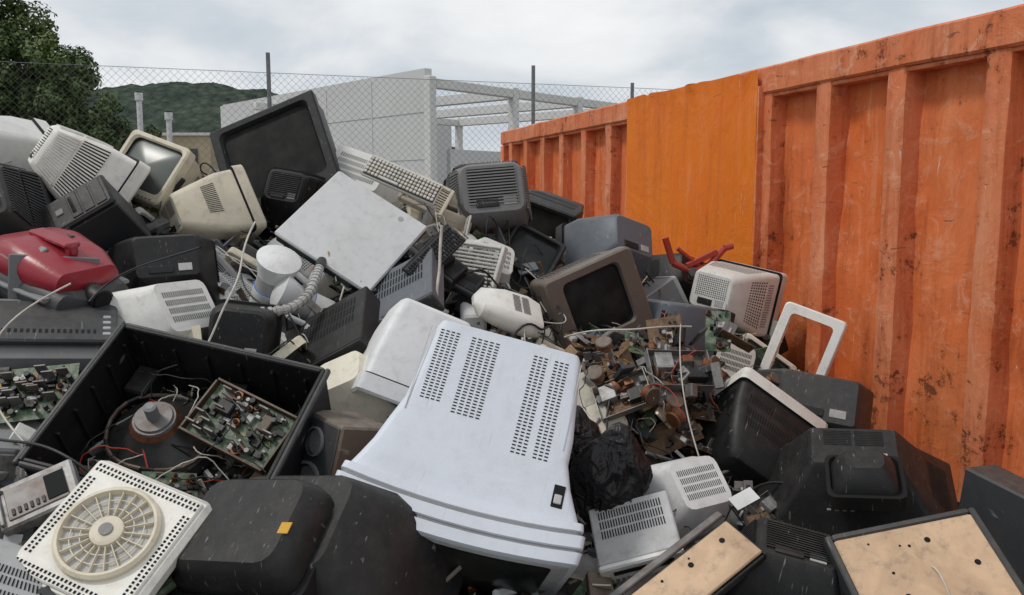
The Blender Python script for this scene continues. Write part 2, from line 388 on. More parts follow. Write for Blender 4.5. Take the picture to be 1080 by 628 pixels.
def hose(mat='grey',seed=1):
    b=MB(); rr=random.Random(seed); p=V((-.2,0,0)); dv=V((1,0,0))
    for i in range(34):
        dv=(dv+V((0,rr.uniform(-.1,.25),rr.uniform(-.12,.12)))).normalized(); q=p+dv*.013
        b.rod(p,q,.019 if i%2 else .015,mat,10); p=q
    b.rod(p,p+dv*.09,.021,'black',12); return b.mesh('hose')
def toaster(mat='white'):
    b=MB(); b.loft([ring(.14,.13,-.13,r=.03),ring(.17,.17,-.115,r=.045),ring(.17,.17,.115,r=.045),ring(.14,.13,.13,r=.03)],mat,mat,mat)
    for x in (-.03,.03): b.box((x,0,.084),(.026,.17,.006),'hole',.001)
    b.box((0,-.138,.02),(.03,.02,.014),'black',.003); b.box((0,0,-.085),(.15,.22,.014),'black',.004); b.box((.03,-.131,-.03),(.02,.01,.02),'grey',.003)
    return b.mesh('toaster')
def tray(mat='cream'):
    b=MB(); w,d=.34,.26
    b.box((0,0,0),(w,d,.006),mat,.002)
    for s in (-1,1): b.box((s*w/2,0,.018),(.006,d,.04),mat,.002); b.box((0,s*d/2,.018),(w-.007,.006,.04),mat,.002)
    for i in range(4): b.box((-.1+i*.07,0,.008),(.004,d-.01,.012),mat,.001)
    b.box((0,0,.008),(w-.01,.004,.014),mat,.001); return b.mesh('tray')
def chassis(seed=3):
    b=MB(); rr=random.Random(seed); w,d=.28,.2
    b.box((0,0,0),(w,d,.003),'steel',0)
    for s in (-1,1): b.box((s*w/2,0,.025),(.003,d,.05),'metal',0); b.box((0,s*d/2,.02),(w-.01,.003,.04),'steel',0)
    b.box((-.07,.03,.03),(.08,.09,.05),'metal',.003); b.box((.07,-.03,.03),(.09,.07,.045),'black',.003); b.box((.05,.06,.02),(.05,.04,.03),'copper',.003)
    pcb_into(b,Matrix.Translation((0,-.04,.008)),.2,.09,rr,'pcbtan',26,1.2); return b.mesh('chassis')
def pcb_into(b,M,w,h,rr,mat='pcbgreen',dense=26,hs=1):
    M0=b.M; b.M=M0@M
    b.box((0,0,0),(w,h,.0025),mat,0)
    for i in range(dense):
        x=rr.uniform(-.44,.44)*w; y=rr.uniform(-.44,.44)*h; k=rr.random()
        if k<.35:
            s=rr.uniform(.006,.03); b.box((x,y,.006*hs),(s,s*rr.uniform(.4,1.2),.01*hs),rr.choice(['black','black','darkgrey','lightgrey','brown']),.0008)
        elif k<.6:
            r=rr.uniform(.003,.009); hh=rr.uniform(.010,.030)*hs
            b.rod((x,y,0),(x,y,hh),r,rr.choice(['black','black','darkgrey','metal']),8)
        elif k<.70:
            b.box((x,y,.018*hs),(.03,.004,.035*hs),'steel',0)
        elif k<.76:
            r=rr.uniform(.008,.015); b.rod((x,y,0),(x,y,.018),r,'copper',10); b.rod((x,y,.018),(x,y,.024),r*.6,'hole',8)
        else:
            a=rr.uniform(0,3.1); dx=.006*math.cos(a); dy=.006*math.sin(a)
            b.rod((x-dx,y-dy,.004),(x+dx,y+dy,.004),.0016,rr.choice(['yellow','chip','brown','signred','chip','lightgrey']),5)
    b.M=M0
def pcbmesh(w=.26,h=.18,mat='pcbgreen',seed=1,dense=50):
    b=MB(); pcb_into(b,Matrix(),w,h,random.Random(seed),mat,dense,1.3); return b.mesh('pcb')
def speaker(w=.18,h=.3,d=.18,mat='black'):
    b=MB(); b.box((0,0,0),(w,d,h),mat,.006); b.box((0,-d/2-.002,0),(w*.92,.006,h*.95),'darkgrey',.003)
    for z,r in ((-h*.2,w*.36),(h*.26,w*.2)):
        b.M=Matrix.Translation((0,-d/2-.006,z))
        b.lathe([(r,0),(r*1.02,-.008),(r*.9,-.009),(r*.82,0),(r*.35,.03),(r*.3,.012),(r*.02,.004)],['grey','grey','rubber','black','black','grey'],20,'Y')
        b.M=Matrix()
    return b.mesh('speaker')
def tube(w=.42,h=.33,d=.34):
    b=MB(); rg=[];mt=[]
    for s_ in (.04,.5,.8,1): rg.append(ring(w*s_,h*s_,-.03*(1-s_*s_),r=.05*s_+.005)); mt.append('screenlt')
    rg.append(ring(w*1.02,h*1.02,.02,r=.05)); mt.append('metal')
    rg.append(ring(w*1.02,h*1.02,.035,r=.05)); mt.append('tube')
    for y,k in ((.07,.97),(.13,.8),(.19,.56),(.24,.3)): rg.append(ring(w*k,h*k,y,r=.05+.05*(1-k)+.02)); mt.append('tube')
    b.loft(rg,mt,'screenlt','tube')
    b.lathe([(.075,.19),(.07,.21),(.045,.255),(.045,.265)],['copper','copper','black'],20,'Y')
    b.lathe([(.016,.25),(.016,d)],'screenlt',12,'Y'); b.box((0,d,0),(.07,.004,.07),'pcbtan',.0)
    for x in (-1,1):
        for z in (-1,1): b.box((x*w*.47,.025,z*h*.47),(.05,.006,.05),'metal',.002,rot=(0,rad(45),0))
    return b.mesh('tube',(0,-d/2,0))
def frame(w,h,d,bw,mat,r=.03,bwb=None):
    b=MB(); bwb=bwb or bw; cz=(bwb-bw)/2; iw,ih=w-2*bw,h-bw-bwb
    R_=[ring(iw,ih,-d/2,0,cz,r),ring(w-.01,h-.01,-d/2,0,0,r),ring(w,h,-d/2+.008,0,0,r),ring(w,h,d/2,0,0,r),ring(w-.016,h-.016,d/2,0,0,r),ring(w-.016,h-.016,-d/2+.012,0,0,r),ring(iw+.006,ih+.006,-d/2+.012,0,cz,r),ring(iw+.006,ih+.006,d/4,0,cz,r),ring(iw,ih,d/4,0,cz,r),ring(iw,ih,-d/2,0,cz,r)]
    b.loft(R_,mat); return b
def louver(w=.3,h=.24,mat='cream',nx=10,ny=12):
    b=MB()
    for s in (-1,1):
        b.box((s*(w/2-.008),0,0),(.016,.04,h),mat,.003); b.box((0,0,s*(h/2-.008)),(w-.034,.04,.016),mat,.003)
    for i in range(1,ny): b.box((0,0,-h/2+h*i/ny),(w-.03,.016,.007),mat,.001,rot=(rad(25),0,0))
    for i in range(1,nx): b.box((-w/2+w*i/nx,.012,0),(.006,.012,h-.03),mat,.001)
    return b.mesh('louver')
def plate(w,d,t,mat,edge=None,holes=0,seed=0,ch=.004,e=.018,eh=.04):
    b=MB(); rr=random.Random(seed); b.box((0,0,0),(w,d,t),mat,ch)
    for i in range(holes):
        x=rr.uniform(-.42,.42)*w;y=rr.uniform(-.42,.42)*d; r=rr.choice([.003,.004,.008])
        b.rod((x,y,t/2-.002),(x,y,t/2+.0015),r,'hole',10)
    if edge:
        for s in (-1,1):
            b.box((s*(w/2+e/2+.001),0,-.02),(e,d+2*e,t+eh),edge,.004); b.box((0,s*(d/2+e/2+.001),-.02),(w,e,t+eh),edge,.004)
    return b
# ------------------------------------------------------------------ key objects
KEY=[]
def put(name,me,loc,x=None,y=None,z=None,s=1,ctrl=True,drop=.2):
    if isinstance(me,MB): me=me.mesh(name)
    o=obj(name,me,frameM(loc,x,y,z,s))
    if ctrl: KEY.append((loc[0],loc[1],loc[2]-drop))
    return o
C='crt_monitor'; TV='crt_television'
# upper left
put(C,crt(.42,.38,.40,'offwhite',vent='ribs'),(-1.80,3.6,1.92),y=(-.62,-.45,.50),z=(.35,.1,.9),s=.92)
put(C,crt(.36,.32,.34,'cream',scr='screenlt'),(-1.60,3.95,1.89),y=(.15,.85,-.45),z=(.42,.4,.8),s=.92)
put(C,crt(.38,.34,.36,'cream',vent='slots'),(-1.33,3.75,1.74),y=(-.65,-.65,-.15),z=(-.35,.25,.9),s=.9)
put(TV,crt(.55,.50,.40,'cleanblack','cleanblack',scr='screendark',op=(.80,.76),r=.010,bd=.05,bulge=.006),(-1.10,4.28,1.95),y=(.16,.85,-.34),z=(-.36,.32,.9))
put(C,crt(.30,.28,.3,'black',vent='ribs'),(-1.0,3.95,1.81),y=(-.1,-.95,.3),z=(.2,.3,.9))
put(C,crt(.42,.38,.40,'darkgrey','grey',vent='ribs'),(-1.98,3.25,1.74),y=(.2,-.9,.35),z=(-.35,.3,.9))
put(C,crt(.36,.34,.36,'offwhite',vent='none'),(-2.22,3.75,2.00),y=(-.6,-.6,.2),z=(.5,0,.9))
put('printer_lid',lidpanel(),(-.655,3.52,1.69),x=(.58,.12,-.62),z=(.22,-.72,.60))
put('back_cover',shellback(.44,.36,.28,'offwhite'),(-.76,4.25,1.87),y=(.1,-.7,.6),z=(.3,.6,.6))
put('keyboard',keyboard('offwhite','cream'),(-.49,3.85,1.90),x=(.80,.15,-.52),z=(.25,-.75,.62),s=.78)
put('vent_grille',louver(.22,.16,'cream'),(-.40,4.0,1.83),y=(-.2,.85,-.45),z=(.42,.4,.8))
put(C,crt(.41,.36,.38,'grey','darkgrey',vent='ribs',mid=(.90,.86),back=(.76,.70),r=.04),(-.115,4.25,1.80),y=(.12,-.9,.25),z=(-.12,.25,.95))
put(TV,crt(.42,.36,.38,'black','black',vent='slots',r=.012),(.20,4.8,1.66),y=(.4,.8,.2),z=(.3,-.1,.95))
put('computer_case',pccase(.16,.32,.28,'darkgrey','black'),(-1.66,3.4,1.69),x=(.5,-.4,-.4),z=(.8,.2,.5))
put(TV,crt(.40,.32,.32,'black','darkgrey',r=.014,vent='none'),(-1.34,3.3,1.53),y=(.35,-.8,.35),z=(-.2,.35,.9))
def vacuum():
    b=MB()
    b.loft([ring(.10,.05,-.22,0,-.03,.02,4),ring(.24,.09,-.20,0,-.03,.04,4),ring(.28,.11,-.1,0,-.02,.05,4),ring(.30,.11,.08,0,-.02,.05,4),ring(.26,.10,.18,0,-.02,.05,4),ring(.14,.06,.21,0,-.02,.03,4)],'darkgrey','darkgrey','darkgrey')
    b.loft([ring(.08,.02,-.19,0,.03,.01,5),ring(.20,.07,-.175,0,.035,.035,5),ring(.26,.11,-.09,0,.045,.055,5),ring(.275,.135,.03,0,.055,.065,5),ring(.26,.12,.12,0,.05,.06,5),ring(.18,.07,.175,0,.035,.035,5),ring(.08,.02,.19,0,.03,.01,5)],'red','red','red')
    b.box((0,-.02,.124),(.05,.18,.016),'red',.008); b.box((0,-.1,.11),(.03,.03,.04),'red',.006); b.box((0,.07,.115),(.03,.03,.02),'red',.006)
    b.box((.075,.02,.108),(.04,.07,.012),'darkgrey',.004,rot=(0,rad(25),0)); b.box((-.07,-.05,.10),(.05,.03,.01),'grey',.003,rot=(0,rad(-25),0))
    b.rod((0,-.24,-.01),(0,-.17,0),.035,'black',16); b.rod((0,-.245,-.01),(0,-.235,-.01),.028,'hole',16)
    for sx in (-1,1):
        b.rod((sx*.13,.1,-.05),(sx*.165,.1,-.05),.065,'rubber',20); b.rod((sx*.165,.1,-.05),(sx*.17,.1,-.05),.04,'red',16)
    b.loft([ring(.283,.012,-.17,0,.0,.006),ring(.305,.014,0,0,.0,.006),ring(.285,.012,.17,0,.0,.006)],'grey','grey','grey')
    return b
put('vacuum_cleaner',vacuum(),(-1.57,2.9,1.565),y=(-.82,.45,.22),z=(.2,-.25,.95),s=1.12)
put('printer',printer('grey','darkgrey'),(-1.47,2.68,1.36),y=(-.35,.8,.35),z=(.3,-.45,.85))
put('printer',printer('lightgrey','grey'),(-1.62,2.95,1.22),y=(.1,.9,.2),z=(.1,-.3,.9),ctrl=False)
put('back_cover',shellback(.36,.30,.26,'offwhite'),(-1.20,2.92,1.40),y=(.75,-.35,.5),z=(-.4,.2,.85))
put('portable_television',crt(.25,.25,.24,'black',vent='none',r=.03,mid=(.9,.9),back=(.8,.8)),(-.935,2.92,1.35),y=(.15,-.95,.1),z=(.12,.1,.95),s=.95)
def blender_jug():
    b=MB(); b.lathe([(.06,-.14),(.075,-.13),(.075,-.03),(.07,-.028),(.072,.04),(.09,.10),(.095,.13),(.05,.15),(.03,.155)],['white','white','blue','lightgrey','white','white','white','white'],28)
    b.rod((.08,0,-.1),(.14,0,-.08),.014,'white',10); b.rod((.14,0,-.08),(.14,0,.06),.014,'white',10); b.rod((.14,0,.06),(.08,0,.09),.014,'white',10)
    return b
put('food_processor',blender_jug(),(-.93,3.3,1.50),x=(.8,.2,-.5),z=(.35,-.45,.75),s=.9)
put('food_processor',blender_jug(),(-.80,3.25,1.42),x=(.3,-.5,-.5),z=(-.75,-.35,.45),s=.8,ctrl=False)
# centre
put(TV,crt(.46,.40,.40,'taupe','taupe',scr='screendark',op=(.62,.70),r=.02,bd=.08,mid=(.85,.85),vent='grid'),(.32,3.82,1.355),y=(-.34,.93,-.04),z=(-.40,.1,.9),s=.95)
put(TV,crt(.42,.36,.38,'bluegrey','darkgrey',vent='none'),(.50,4.35,1.53),y=(.55,-.7,.4),z=(.1,.4,.9))
put(C,crt(.41,.37,.40,'offwhite','offwhite',vent='grid'),(1.09,4.25,1.32),y=(-.66,-.68,.12),z=(.10,-.1,.95),s=.93)
put(TV,crt(.38,.34,.34,'bluegrey','black',r=.012,vent='none'),(.73,3.85,1.20),y=(-.75,-.5,.35),z=(.35,.25,.85))
put('vent_grille',louver(.26,.24,'offwhite',8,14),(-.17,3.75,1.51),y=(.35,.8,-.4),z=(.25,.3,.9))
put('back_cover',shellback(.28,.26,.22,'offwhite'),(-.12,3.9,1.50),y=(.4,-.6,.5),z=(.2,.5,.8),ctrl=False)
put('keyboard',keyboard('black','darkgrey'),(-.31,3.40,1.60),x=(.55,-.3,.75),z=(.2,-.8,.45),s=.62,ctrl=False)
for i,(dx,dz,k) in enumerate(((0,0,.0),(.07,-.06,.3),(-.05,.05,-.2))):
    put('power_supply',deck(.15,.1,.05,'black','darkgrey'),(-.27+dx,3.5-dz*.5,1.54+dz),x=(.7,-.2,-.6+k),z=(.2,-.65,.65),ctrl=(i==0))
def smoothcover():
    b=MB(); b.loft([ring(.05,.02,-.15,0,0,.01,4),ring(.14,.07,-.12,0,0,.03,4),ring(.19,.1,-.02,0,.0,.045,4),ring(.2,.1,.08,0,0,.045,4),ring(.17,.07,.14,0,0,.03,4),ring(.1,.03,.15,0,0,.01,4)],'offwhite','offwhite','offwhite')
    b.patch([(-.05,.0,.051),(.05,.0,.051),(-.05,.08,.051),(.05,.08,.051)],12,2,.4,.8,'hole'); return b
put('hair_dryer_hood',smoothcover(),(-.02,3.35,1.38),y=(.8,.3,-.3),z=(.2,-.5,.8))
put('back_cover',shellback(.28,.26,.24,'offwhite'),(.98,3.85,1.06),y=(.1,-.85,.3),z=(.3,.2,.9))
fb=frame(.27,.48,.07,.04,'offwhite',.02,.10)
for i in range(7): fb.box((-.108,.0,-.12+i*.045),(.03,.04,.006),'offwhite',.001)
put('monitor_bezel',fb,(1.29,3.80,1.08),y=(.45,.85,-.15),z=(.33,.0,.9),drop=.36,s=1.03)
put('back_cover',crt(.34,.34,.34,'white','white',vent='none',mid=(.85,.85),back=(.75,.7),r=.02,label=False),(-.33,2.80,1.28),y=(.3,.4,.85),z=(.35,-.85,.35))
put('back_cover',shellback(.26,.22,.2,'cream',False),(-.52,2.75,1.20),y=(-.4,-.5,.7),z=(-.1,.8,.5),ctrl=False)
# ---------------- hero television
def hero():
    b=MB(); zt=.235; r=.022
    S=[(0,.60,.48),(.006,.635,.505),(.035,.645,.51),(.037,.630,.495),(.045,.630,.495),(.047,.645,.51),(.078,.645,.508),(.080,.622,.492),(.090,.622,.492),(.092,.634,.498),(.112,.628,.49)]
    rg=[];mt=[]
    for s_ in (.1,.5,.8,.97): rg.append(ring(.5*s_,.4*s_,-.005-.03*(1-s_*s_),0,0,.03*s_,3,8)); mt.append('screen')
    rg.append(ring(.52,.42,.0,0,0,.02,3,8)); mt.append('lightgrey')
    for k,(y,w,h) in enumerate(S): rg.append(ring(w,h,y,0,0,.016,3,8)); mt.append('grey' if k in (3,7) else 'herowhite')
    for y,w,h in ((.117,.606,.472),(.15,.575,.47),(.20,.530,.462),(.26,.492,.45),(.33,.468,.43),(.42,.448,.38),(.50,.432,.33),(.56,.42,.29),(.578,.405,.27)):
        rg.append(ring(w,h,y,.012 if y>.3 else 0,zt-h/2,r,3,8)); mt.append('herowhite')
    b.loft(rg,mt,'screen','herowhite')
    f=lambda y: 1 if y<.12 else max(0,1-(y-.12)/.14)
    b.v=[(x,y-.024*(1-(x/.32)**2)*f(y),z) for x,y,z in b.v]
    for x0,x1,y0,y1,nx,ny in ((-.185,-.125,.33,.55,4,24),(-.095,-.01,.31,.55,5,26),(.085,.130,.245,.545,3,30),(.145,.19,.245,.545,3,30)):
        b.patch([(x0,y0,zt),(x1,y0,zt),(x0,y1,zt),(x1,y1,zt)],nx,ny,.66,.36,'hole')
    b.box((.235,.165,zt),(.03,.06,.004),'hole',.001); b.box((.235,.157,zt+.002),(.02,.025,.006),'lightgrey',.002)
    for x in (-.210,.222): b.box((x,.42,zt+.001),(.002,.26,.003),'lightgrey',0)
    b.patch([(-.19,.578,.0),(.19,.578,.0),(-.19,.578,.2),(.19,.578,.2)],20,4,.5,.7,'hole',ref=(0,.3,0))
    for x in (-1,1): b.box((x*.2,.06,-.255),(.08,.08,.02),'darkgrey',.004)
    return b
yax=V((.265,.613,.735)).normalized(); xax=V((.957,-.02,-.215)); xax=(xax-yax*xax.dot(yax)*.55); xax.normalize(); zax=xax.cross(yax).normalized()
org=V((-.145,2.0,1.020))-zax*.25
put(TV,hero(),tuple(org),y=tuple(yax-xax*yax.dot(xax)),z=tuple(zax),ctrl=False)
KEY.append((-.15,2.3,.75)); KEY.append((.05,2.1,.68)); KEY.append((-.1,1.9,.66)); KEY.append((-.35,2.1,.72))
# ---------------- open cabinet with innards
def cabinet():
    b=MB(); w,d,h=.62,.48,.26; t=.012; rr=random.Random(5)
    for s in (-1,1):
        b.box((s*(w/2-t/2),0,0),(t,d,h),'black',.003); b.box((0,s*(d/2-t/2),0),(w-2*t-.002,t,h-.002),'black',.003)
        b.box((s*(w/2+.004),0,h/2-.012),(.014,d+.022,.02),'darkgrey',.004); b.box((0,s*(d/2+.004),h/2-.013),(w-.010,.014,.02),'darkgrey',.004)
    b.box((0,0,-h/2+.008),(w-.03,d-.03,.012),'black',.002)
    for k in range(6): b.box((-w/2+t+.004,-.2+k*.08,-.02),(.012,.008,h*.8),'black',.001); b.box((-.25+k*.1,d/2-t-.004,-.02),(.008,.012,h*.8),'black',.001)
    b.M=Matrix.Translation((-.12,.03,-.10)); b.lathe([(.16,0),(.15,.03),(.10,.07),(.055,.11),(.05,.125)],['tube','tube','tube','steel'],28)
    b.lathe([(.07,.075),(.075,.09),(.06,.11),(.058,.118)],['steel','copper','steel'],24); b.lathe([(.018,.12),(.018,.17),(.01,.175)],'grey',14)
    for k in range(7):
        a=k*.9; b.rod((.06*math.cos(a),.06*math.sin(a),.1),(.13*math.cos(a+.5),.13*math.sin(a+.5),.05),.003,rr.choice(['signred','black','black','lightgrey']),6)
    b.M=Matrix()
    for k in range(26):
        a=2*math.pi*k/26; a2=a+2*math.pi/26
        b.rod((-.12+.15*math.cos(a),.03+.13*math.sin(a),-.045+.01*math.sin(3*a)),(-.12+.15*math.cos(a2),.03+.13*math.sin(a2),-.045+.01*math.sin(3*a2)),.006,'brown' if k%5 else 'black',6)
    M=Matrix.Translation((.12,.07,.02))@Matrix.Rotation(rad(-14),4,'Z')@Matrix.Rotation(rad(12),4,'X')
    pcb_into(b,M,.27,.16,rr,'pcbgreen',110,1.2)
    b.M=M
    for s in (-1,1): b.box((0,s*.085,.006),(.28,.007,.03),'brown',.001); b.box((s*.14,0,.006),(.007,.16,.03),'brown',.001)
    b.box((-.06,.02,.02),(.05,.04,.03),'black',.004); b.box((.07,.03,.015),(.03,.05,.02),'brown',.003)
    b.M=Matrix()
    pcb_into(b,Matrix.Translation((.02,-.15,-.01))@Matrix.Rotation(rad(30),4,'Z')@Matrix.Rotation(rad(25),4,'Y'),.14,.11,rr,'pcbgreen',30,.8)
    pcb_into(b,Matrix.Translation((.22,-.10,-.06))@Matrix.Rotation(rad(60),4,'Z')@Matrix.Rotation(rad(-35),4,'Y'),.16,.10,rr,'pcbtan',22,1)
    pcb_into(b,Matrix.Translation((-.23,-.15,-.08))@Matrix.Rotation(rad(10),4,'Z'),.16,.10,rr,'pcbtan',22,1)
    b.rod((-.02,.19,-.02),(.07,.2,-.02),.03,'black',14); b.box((-.25,.17,-.06),(.07,.1,.08),'black',.006)
    for k in range(38):
        p=V((rr.uniform(-.27,.27),rr.uniform(-.2,.2),-.09+rr.uniform(0,.1))); c=rr.choice(['cableblack','cablewhite','signred','cableblack','cableblack','rubber','brown','cableblack'])
        dv=V((rr.uniform(-1,1),rr.uniform(-1,1),.6)).normalized()
        for q in range(14):
            dv=(dv+V((rr.uniform(-.5,.5),rr.uniform(-.5,.5),-.12+rr.uniform(-.3,.3)))).normalized(); n_=p+dv*.02; n_.x=max(-.28,min(.28,n_.x)); n_.y=max(-.21,min(.21,n_.y)); n_.z=max(-.11,min(.1,n_.z))
            b.rod(p,n_,.0018,c,5,cap=False); p=n_
    for k in range(260):
        s=rr.uniform(.005,.022); b.box((rr.uniform(-.28,.28),rr.uniform(-.21,.21),-.10+rr.uniform(0,.012)),(s,s*rr.uniform(.4,1.5),s*.5),rr.choice(['black','steel','brown','pcbtan','grey','darkgrey','lightgrey']),0,rot=(rr.uniform(0,3),rr.uniform(0,3),0))
    return b
put('television_cabinet',cabinet(),(-.885,2.28,1.17),x=(.86,.05,-.40),z=(.06,-.62,.78),drop=.2)
def fanpanel():
    b=MB(); w=.34
    b.box((0,0,0),(w,w,.05),'offwhite',.012); b.box((0,0,.027),(w*.9,w*.9,.012),'offwhite',.004)
    for (x0,x1,y0,y1,nx,ny) in ((-.15,.15,.125,.15,26,2),(-.15,.15,-.15,-.125,26,2),(-.15,-.125,-.11,.11,2,22),(.125,.15,-.11,.11,2,22)):
        b.patch([(x0,y0,.033),(x1,y0,.033),(x0,y1,.033),(x1,y1,.033)],nx,ny,.5,.6,'hole')
    b.lathe([(.120,.03),(.120,.045),(.113,.052),(.107,.052),(.103,.036),(.04,.036),(.038,.05),(.03,.054),(.001,.054)],['cream','cream','cream','cream','lightgrey','cream','cream','cream'],48)
    for k in range(20):
        a=2*math.pi*k/20; b.M=Matrix.Rotation(a,4,'Z'); b.box((.072,0,.042),(.064,.0025,.012),'cream',.0006); b.M=Matrix()
    for rr_ in (.06,.083):
        for k in range(36):
            a=2*math.pi*k/36; a2=a+2*math.pi/36
            b.rod((rr_*math.cos(a),rr_*math.sin(a),.044),(rr_*math.cos(a2),rr_*math.sin(a2),.044),.0015,'cream',5,cap=False)
    b.lathe([(.016,.053),(.016,.058),(.001,.058)],'grey',16)
    return b
put('extractor_fan',fanpanel(),(-.91,1.86,1.06),x=(.82,-.05,-.48),z=(.05,-.62,.78),s=.96)
def silverbox():
    b=MB(); b.box((0,0,0),(.2,.14,.05),'metal',.006); b.box((0,0,.026),(.15,.1,.006),'steel',.002); b.box((.05,.0,.03),(.05,.08,.004),'hole',.001)
    b.box((-.09,0,.028),(.01,.12,.02),'metal',.002)
    for i in range(6): b.box((-.06+i*.015,-.03,.031),(.008,.02,.004),'black',.001)
    return b
put('disc_drive',silverbox(),(-1.13,1.97,1.12),x=(.75,.3,.35),z=(.0,-.65,.75),s=.9)
put(C,crt(.34,.3,.3,'black',vent='none'),(-1.24,2.02,.98),y=(.2,-.8,.6),z=(0,.5,.8),ctrl=False)
put(C,crt(.30,.28,.3,'lightgrey'),(-1.13,1.72,.94),y=(-.2,.9,.3),z=(.6,-.2,.8),ctrl=False)
put(TV,crt(.62,.46,.40,'black','black',vent='none',mid=(.82,.8),back=(.60,.6),r=.05,label=False),(-.50,2.02,.90),y=(-.32,-.50,.80),z=(.25,.80,.55))
put('television_back_hump',crt(.38,.30,.15,'black','black',vent='none',r=.04,label=False,mid=(.9,.9),back=(.8,.8)),(-.60,1.90,1.045),y=(-.32,-.50,.80),z=(.25,.80,.55),ctrl=False)
put('warning_sticker',plate(.028,.002,.028,'yellow',ch=0),(-.50,1.80,1.115),y=(-.32,-.50,.80),z=(.25,.80,.55),ctrl=False)
put('speaker_box',speaker(.2,.28,.18,'brown'),(-.485,2.32,1.08),y=(.6,.6,-.2),z=(.3,.2,.9))
# right-hand side
def bag(seed):
    import bmesh
    bm=bmesh.new(); bmesh.ops.create_icosphere(bm,subdivisions=6,radius=1)
    for v in bm.verts:
        p=v.co.copy(); q=p+V((noise.noise(p*2+V((seed,0,0))),noise.noise(p*2+V((0,seed,0))),noise.noise(p*2+V((0,0,seed)))))*.5
        n1=noise.noise(p*1.3+V((seed,2,0)))
        d=noise.voronoi(V((q.x*1.7,q.y*1.7,q.z*.8)))[0]; e=d[1]-d[0]
        d2=noise.voronoi(V((q.x*3.8,q.y*3.8,q.z*1.7)))[0]; e2=d2[1]-d2[0]
        k=1+.30*n1-.30*min(e,.5)-.11*min(e2,.5)
        nk=1.0 if p.z<.4 else 1-.75*(p.z-.4)
        v.co=V((p.x*.14*k*nk,p.y*.12*k*nk,p.z*.22*(1+.2*n1)))
    me=bpy.data.meshes.new('bag'); bm.to_mesh(me); bm.free(); me.materials.append(MATS['bagplastic'])
    me.polygons.foreach_set('use_smooth',[True]*len(me.polygons)); return me
put('garbage_bag',bag(3),(.30,2.52,.97),x=(1,0,0),z=(.15,0,1),s=.82)
put('garbage_bag',bag(8),(.22,2.72,1.02),x=(.5,1,0),z=(-.1,.2,1),s=.6,ctrl=False)
put('back_cover',shellback(.30,.26,.2,'white'),(.55,2.62,.89),y=(.35,-.65,.65),z=(-.35,.6,.7))
put(TV,crt(.38,.34,.34,'black','offwhite',vent='slots',mid=(.8,.8),op=(.86,.8)),(.86,3.0,.93),y=(-.40,-.72,-.52),z=(.45,-.60,.65))
put(TV,crt(.50,.36,.36,'darkgrey','black',vent='none',r=.012),(1.20,3.35,.95),y=(-.15,-.85,.5),z=(.25,.5,.8))
put(TV,crt(.66,.44,.40,'black','darkgrey',vent='slots',r=.014,mid=(.62,.6),back=(.42,.4)),(1.12,2.70,.85),y=(-.20,-.45,.84),z=(.25,.84,.45))
put('plastic_cover',crt(.22,.18,.12,'black','black',vent='none',label=False),(1.06,2.48,1.0),y=(-.2,-.4,.88),z=(.25,.88,.35),ctrl=False)
pb=plate(.38,.26,.014,'chip','darkgrey',9,3)
put('television_back_panel',pb,(1.07,2.10,.875),x=(.97,.12,.08),z=(-.12,-.58,.80))
pb=plate(.42,.13,.010,'chip','black',5,5,e=.008,eh=.016)
pb.box((.0,.095,-.004),(.44,.022,.012),'steel',.003)
put('chipboard_panel',pb,(.45,2.10,.845),x=(.82,.48,.28),z=(-.18,-.50,.82))
put(TV,crt(.36,.30,.28,'black','black',vent='ribs',r=.012),(.76,2.26,.76),y=(.1,-.35,.93),z=(.3,.9,.35))
put('computer_case',pccase(.12,.3,.3,'darkgrey','black'),(1.46,2.38,.86),x=(.9,.3,.1),z=(.05,-.1,1))
put('video_recorder',deck(.24,.2,.07,'lightgrey','offwhite'),(.36,2.38,.86),x=(.7,.3,-.4),z=(-.3,-.5,.8))
put('paper_sheet',plate(.08,.05,.001,'white',ch=0),(.70,2.48,.93),x=(.8,.3,.2),z=(-.2,-.5,.8),ctrl=False)
def lever():
    b=MB()
    pts=[(-.16,0,.10),(-.12,0,-.02),(-.03,0,-.06),(.06,0,-.03),(.13,0,.05),(.17,0,.06)]
    for a,c in zip(pts,pts[1:]): b.rod(a,c,.016,'signred',8)
    b.box((.02,0,.0),(.16,.03,.026),'signred',.003,rot=(0,rad(-25),0)); b.rod((-.03,-.03,-.06),(-.03,.03,-.06),.02,'steel',10)
    b.rod((-.10,0,.05),(.03,.0,-.05),.010,'signred',8); return b
put('red_bicycle_rack',lever(),(.97,4.45,1.50),x=(1,.1,0),z=(0,0,1),ctrl=False,s=1.1)
put(TV,crt(.4,.34,.36,'black','darkgrey'),(.90,4.7,1.32),y=(.5,-.7,.4),z=(.2,.4,.9))
put('cardboard_box',plate(.3,.22,.16,'cardboard'),(.58,4.9,1.5),x=(.9,.3,.2),z=(-.2,-.3,.9))
put('video_recorder',deck(.40,.28,.09,'bluegrey','darkgrey'),(-.46,3.35,1.43),x=(.75,-.3,.55),z=(-.5,-.5,.7))
put('video_recorder',deck(.42,.3,.09,'black','black'),(-.68,3.05,1.30),x=(.6,-.3,.6),z=(-.5,-.45,.7))
put('computer_case',pccase(.17,.36,.36,'offwhite','cream'),(-.75,3.72,1.50),x=(.5,.3,-.6),z=(.6,-.2,.7))
put(C,crt(.32,.28,.30,'cream',vent='ribs'),(-.35,4.15,1.70),y=(.5,-.6,.5),z=(.1,.5,.8))
put('circuit_board_rack',pcbmesh(.22,.18,'pcbgreen',3,110),(-1.38,2.42,1.27),x=(.9,.1,.15),z=(.1,-.7,.7))
put('computer_case',pccase(.15,.4,.4,'grey','darkgrey'),(-1.55,2.45,1.16),x=(.2,-.3,.9),z=(.9,.2,-.1))
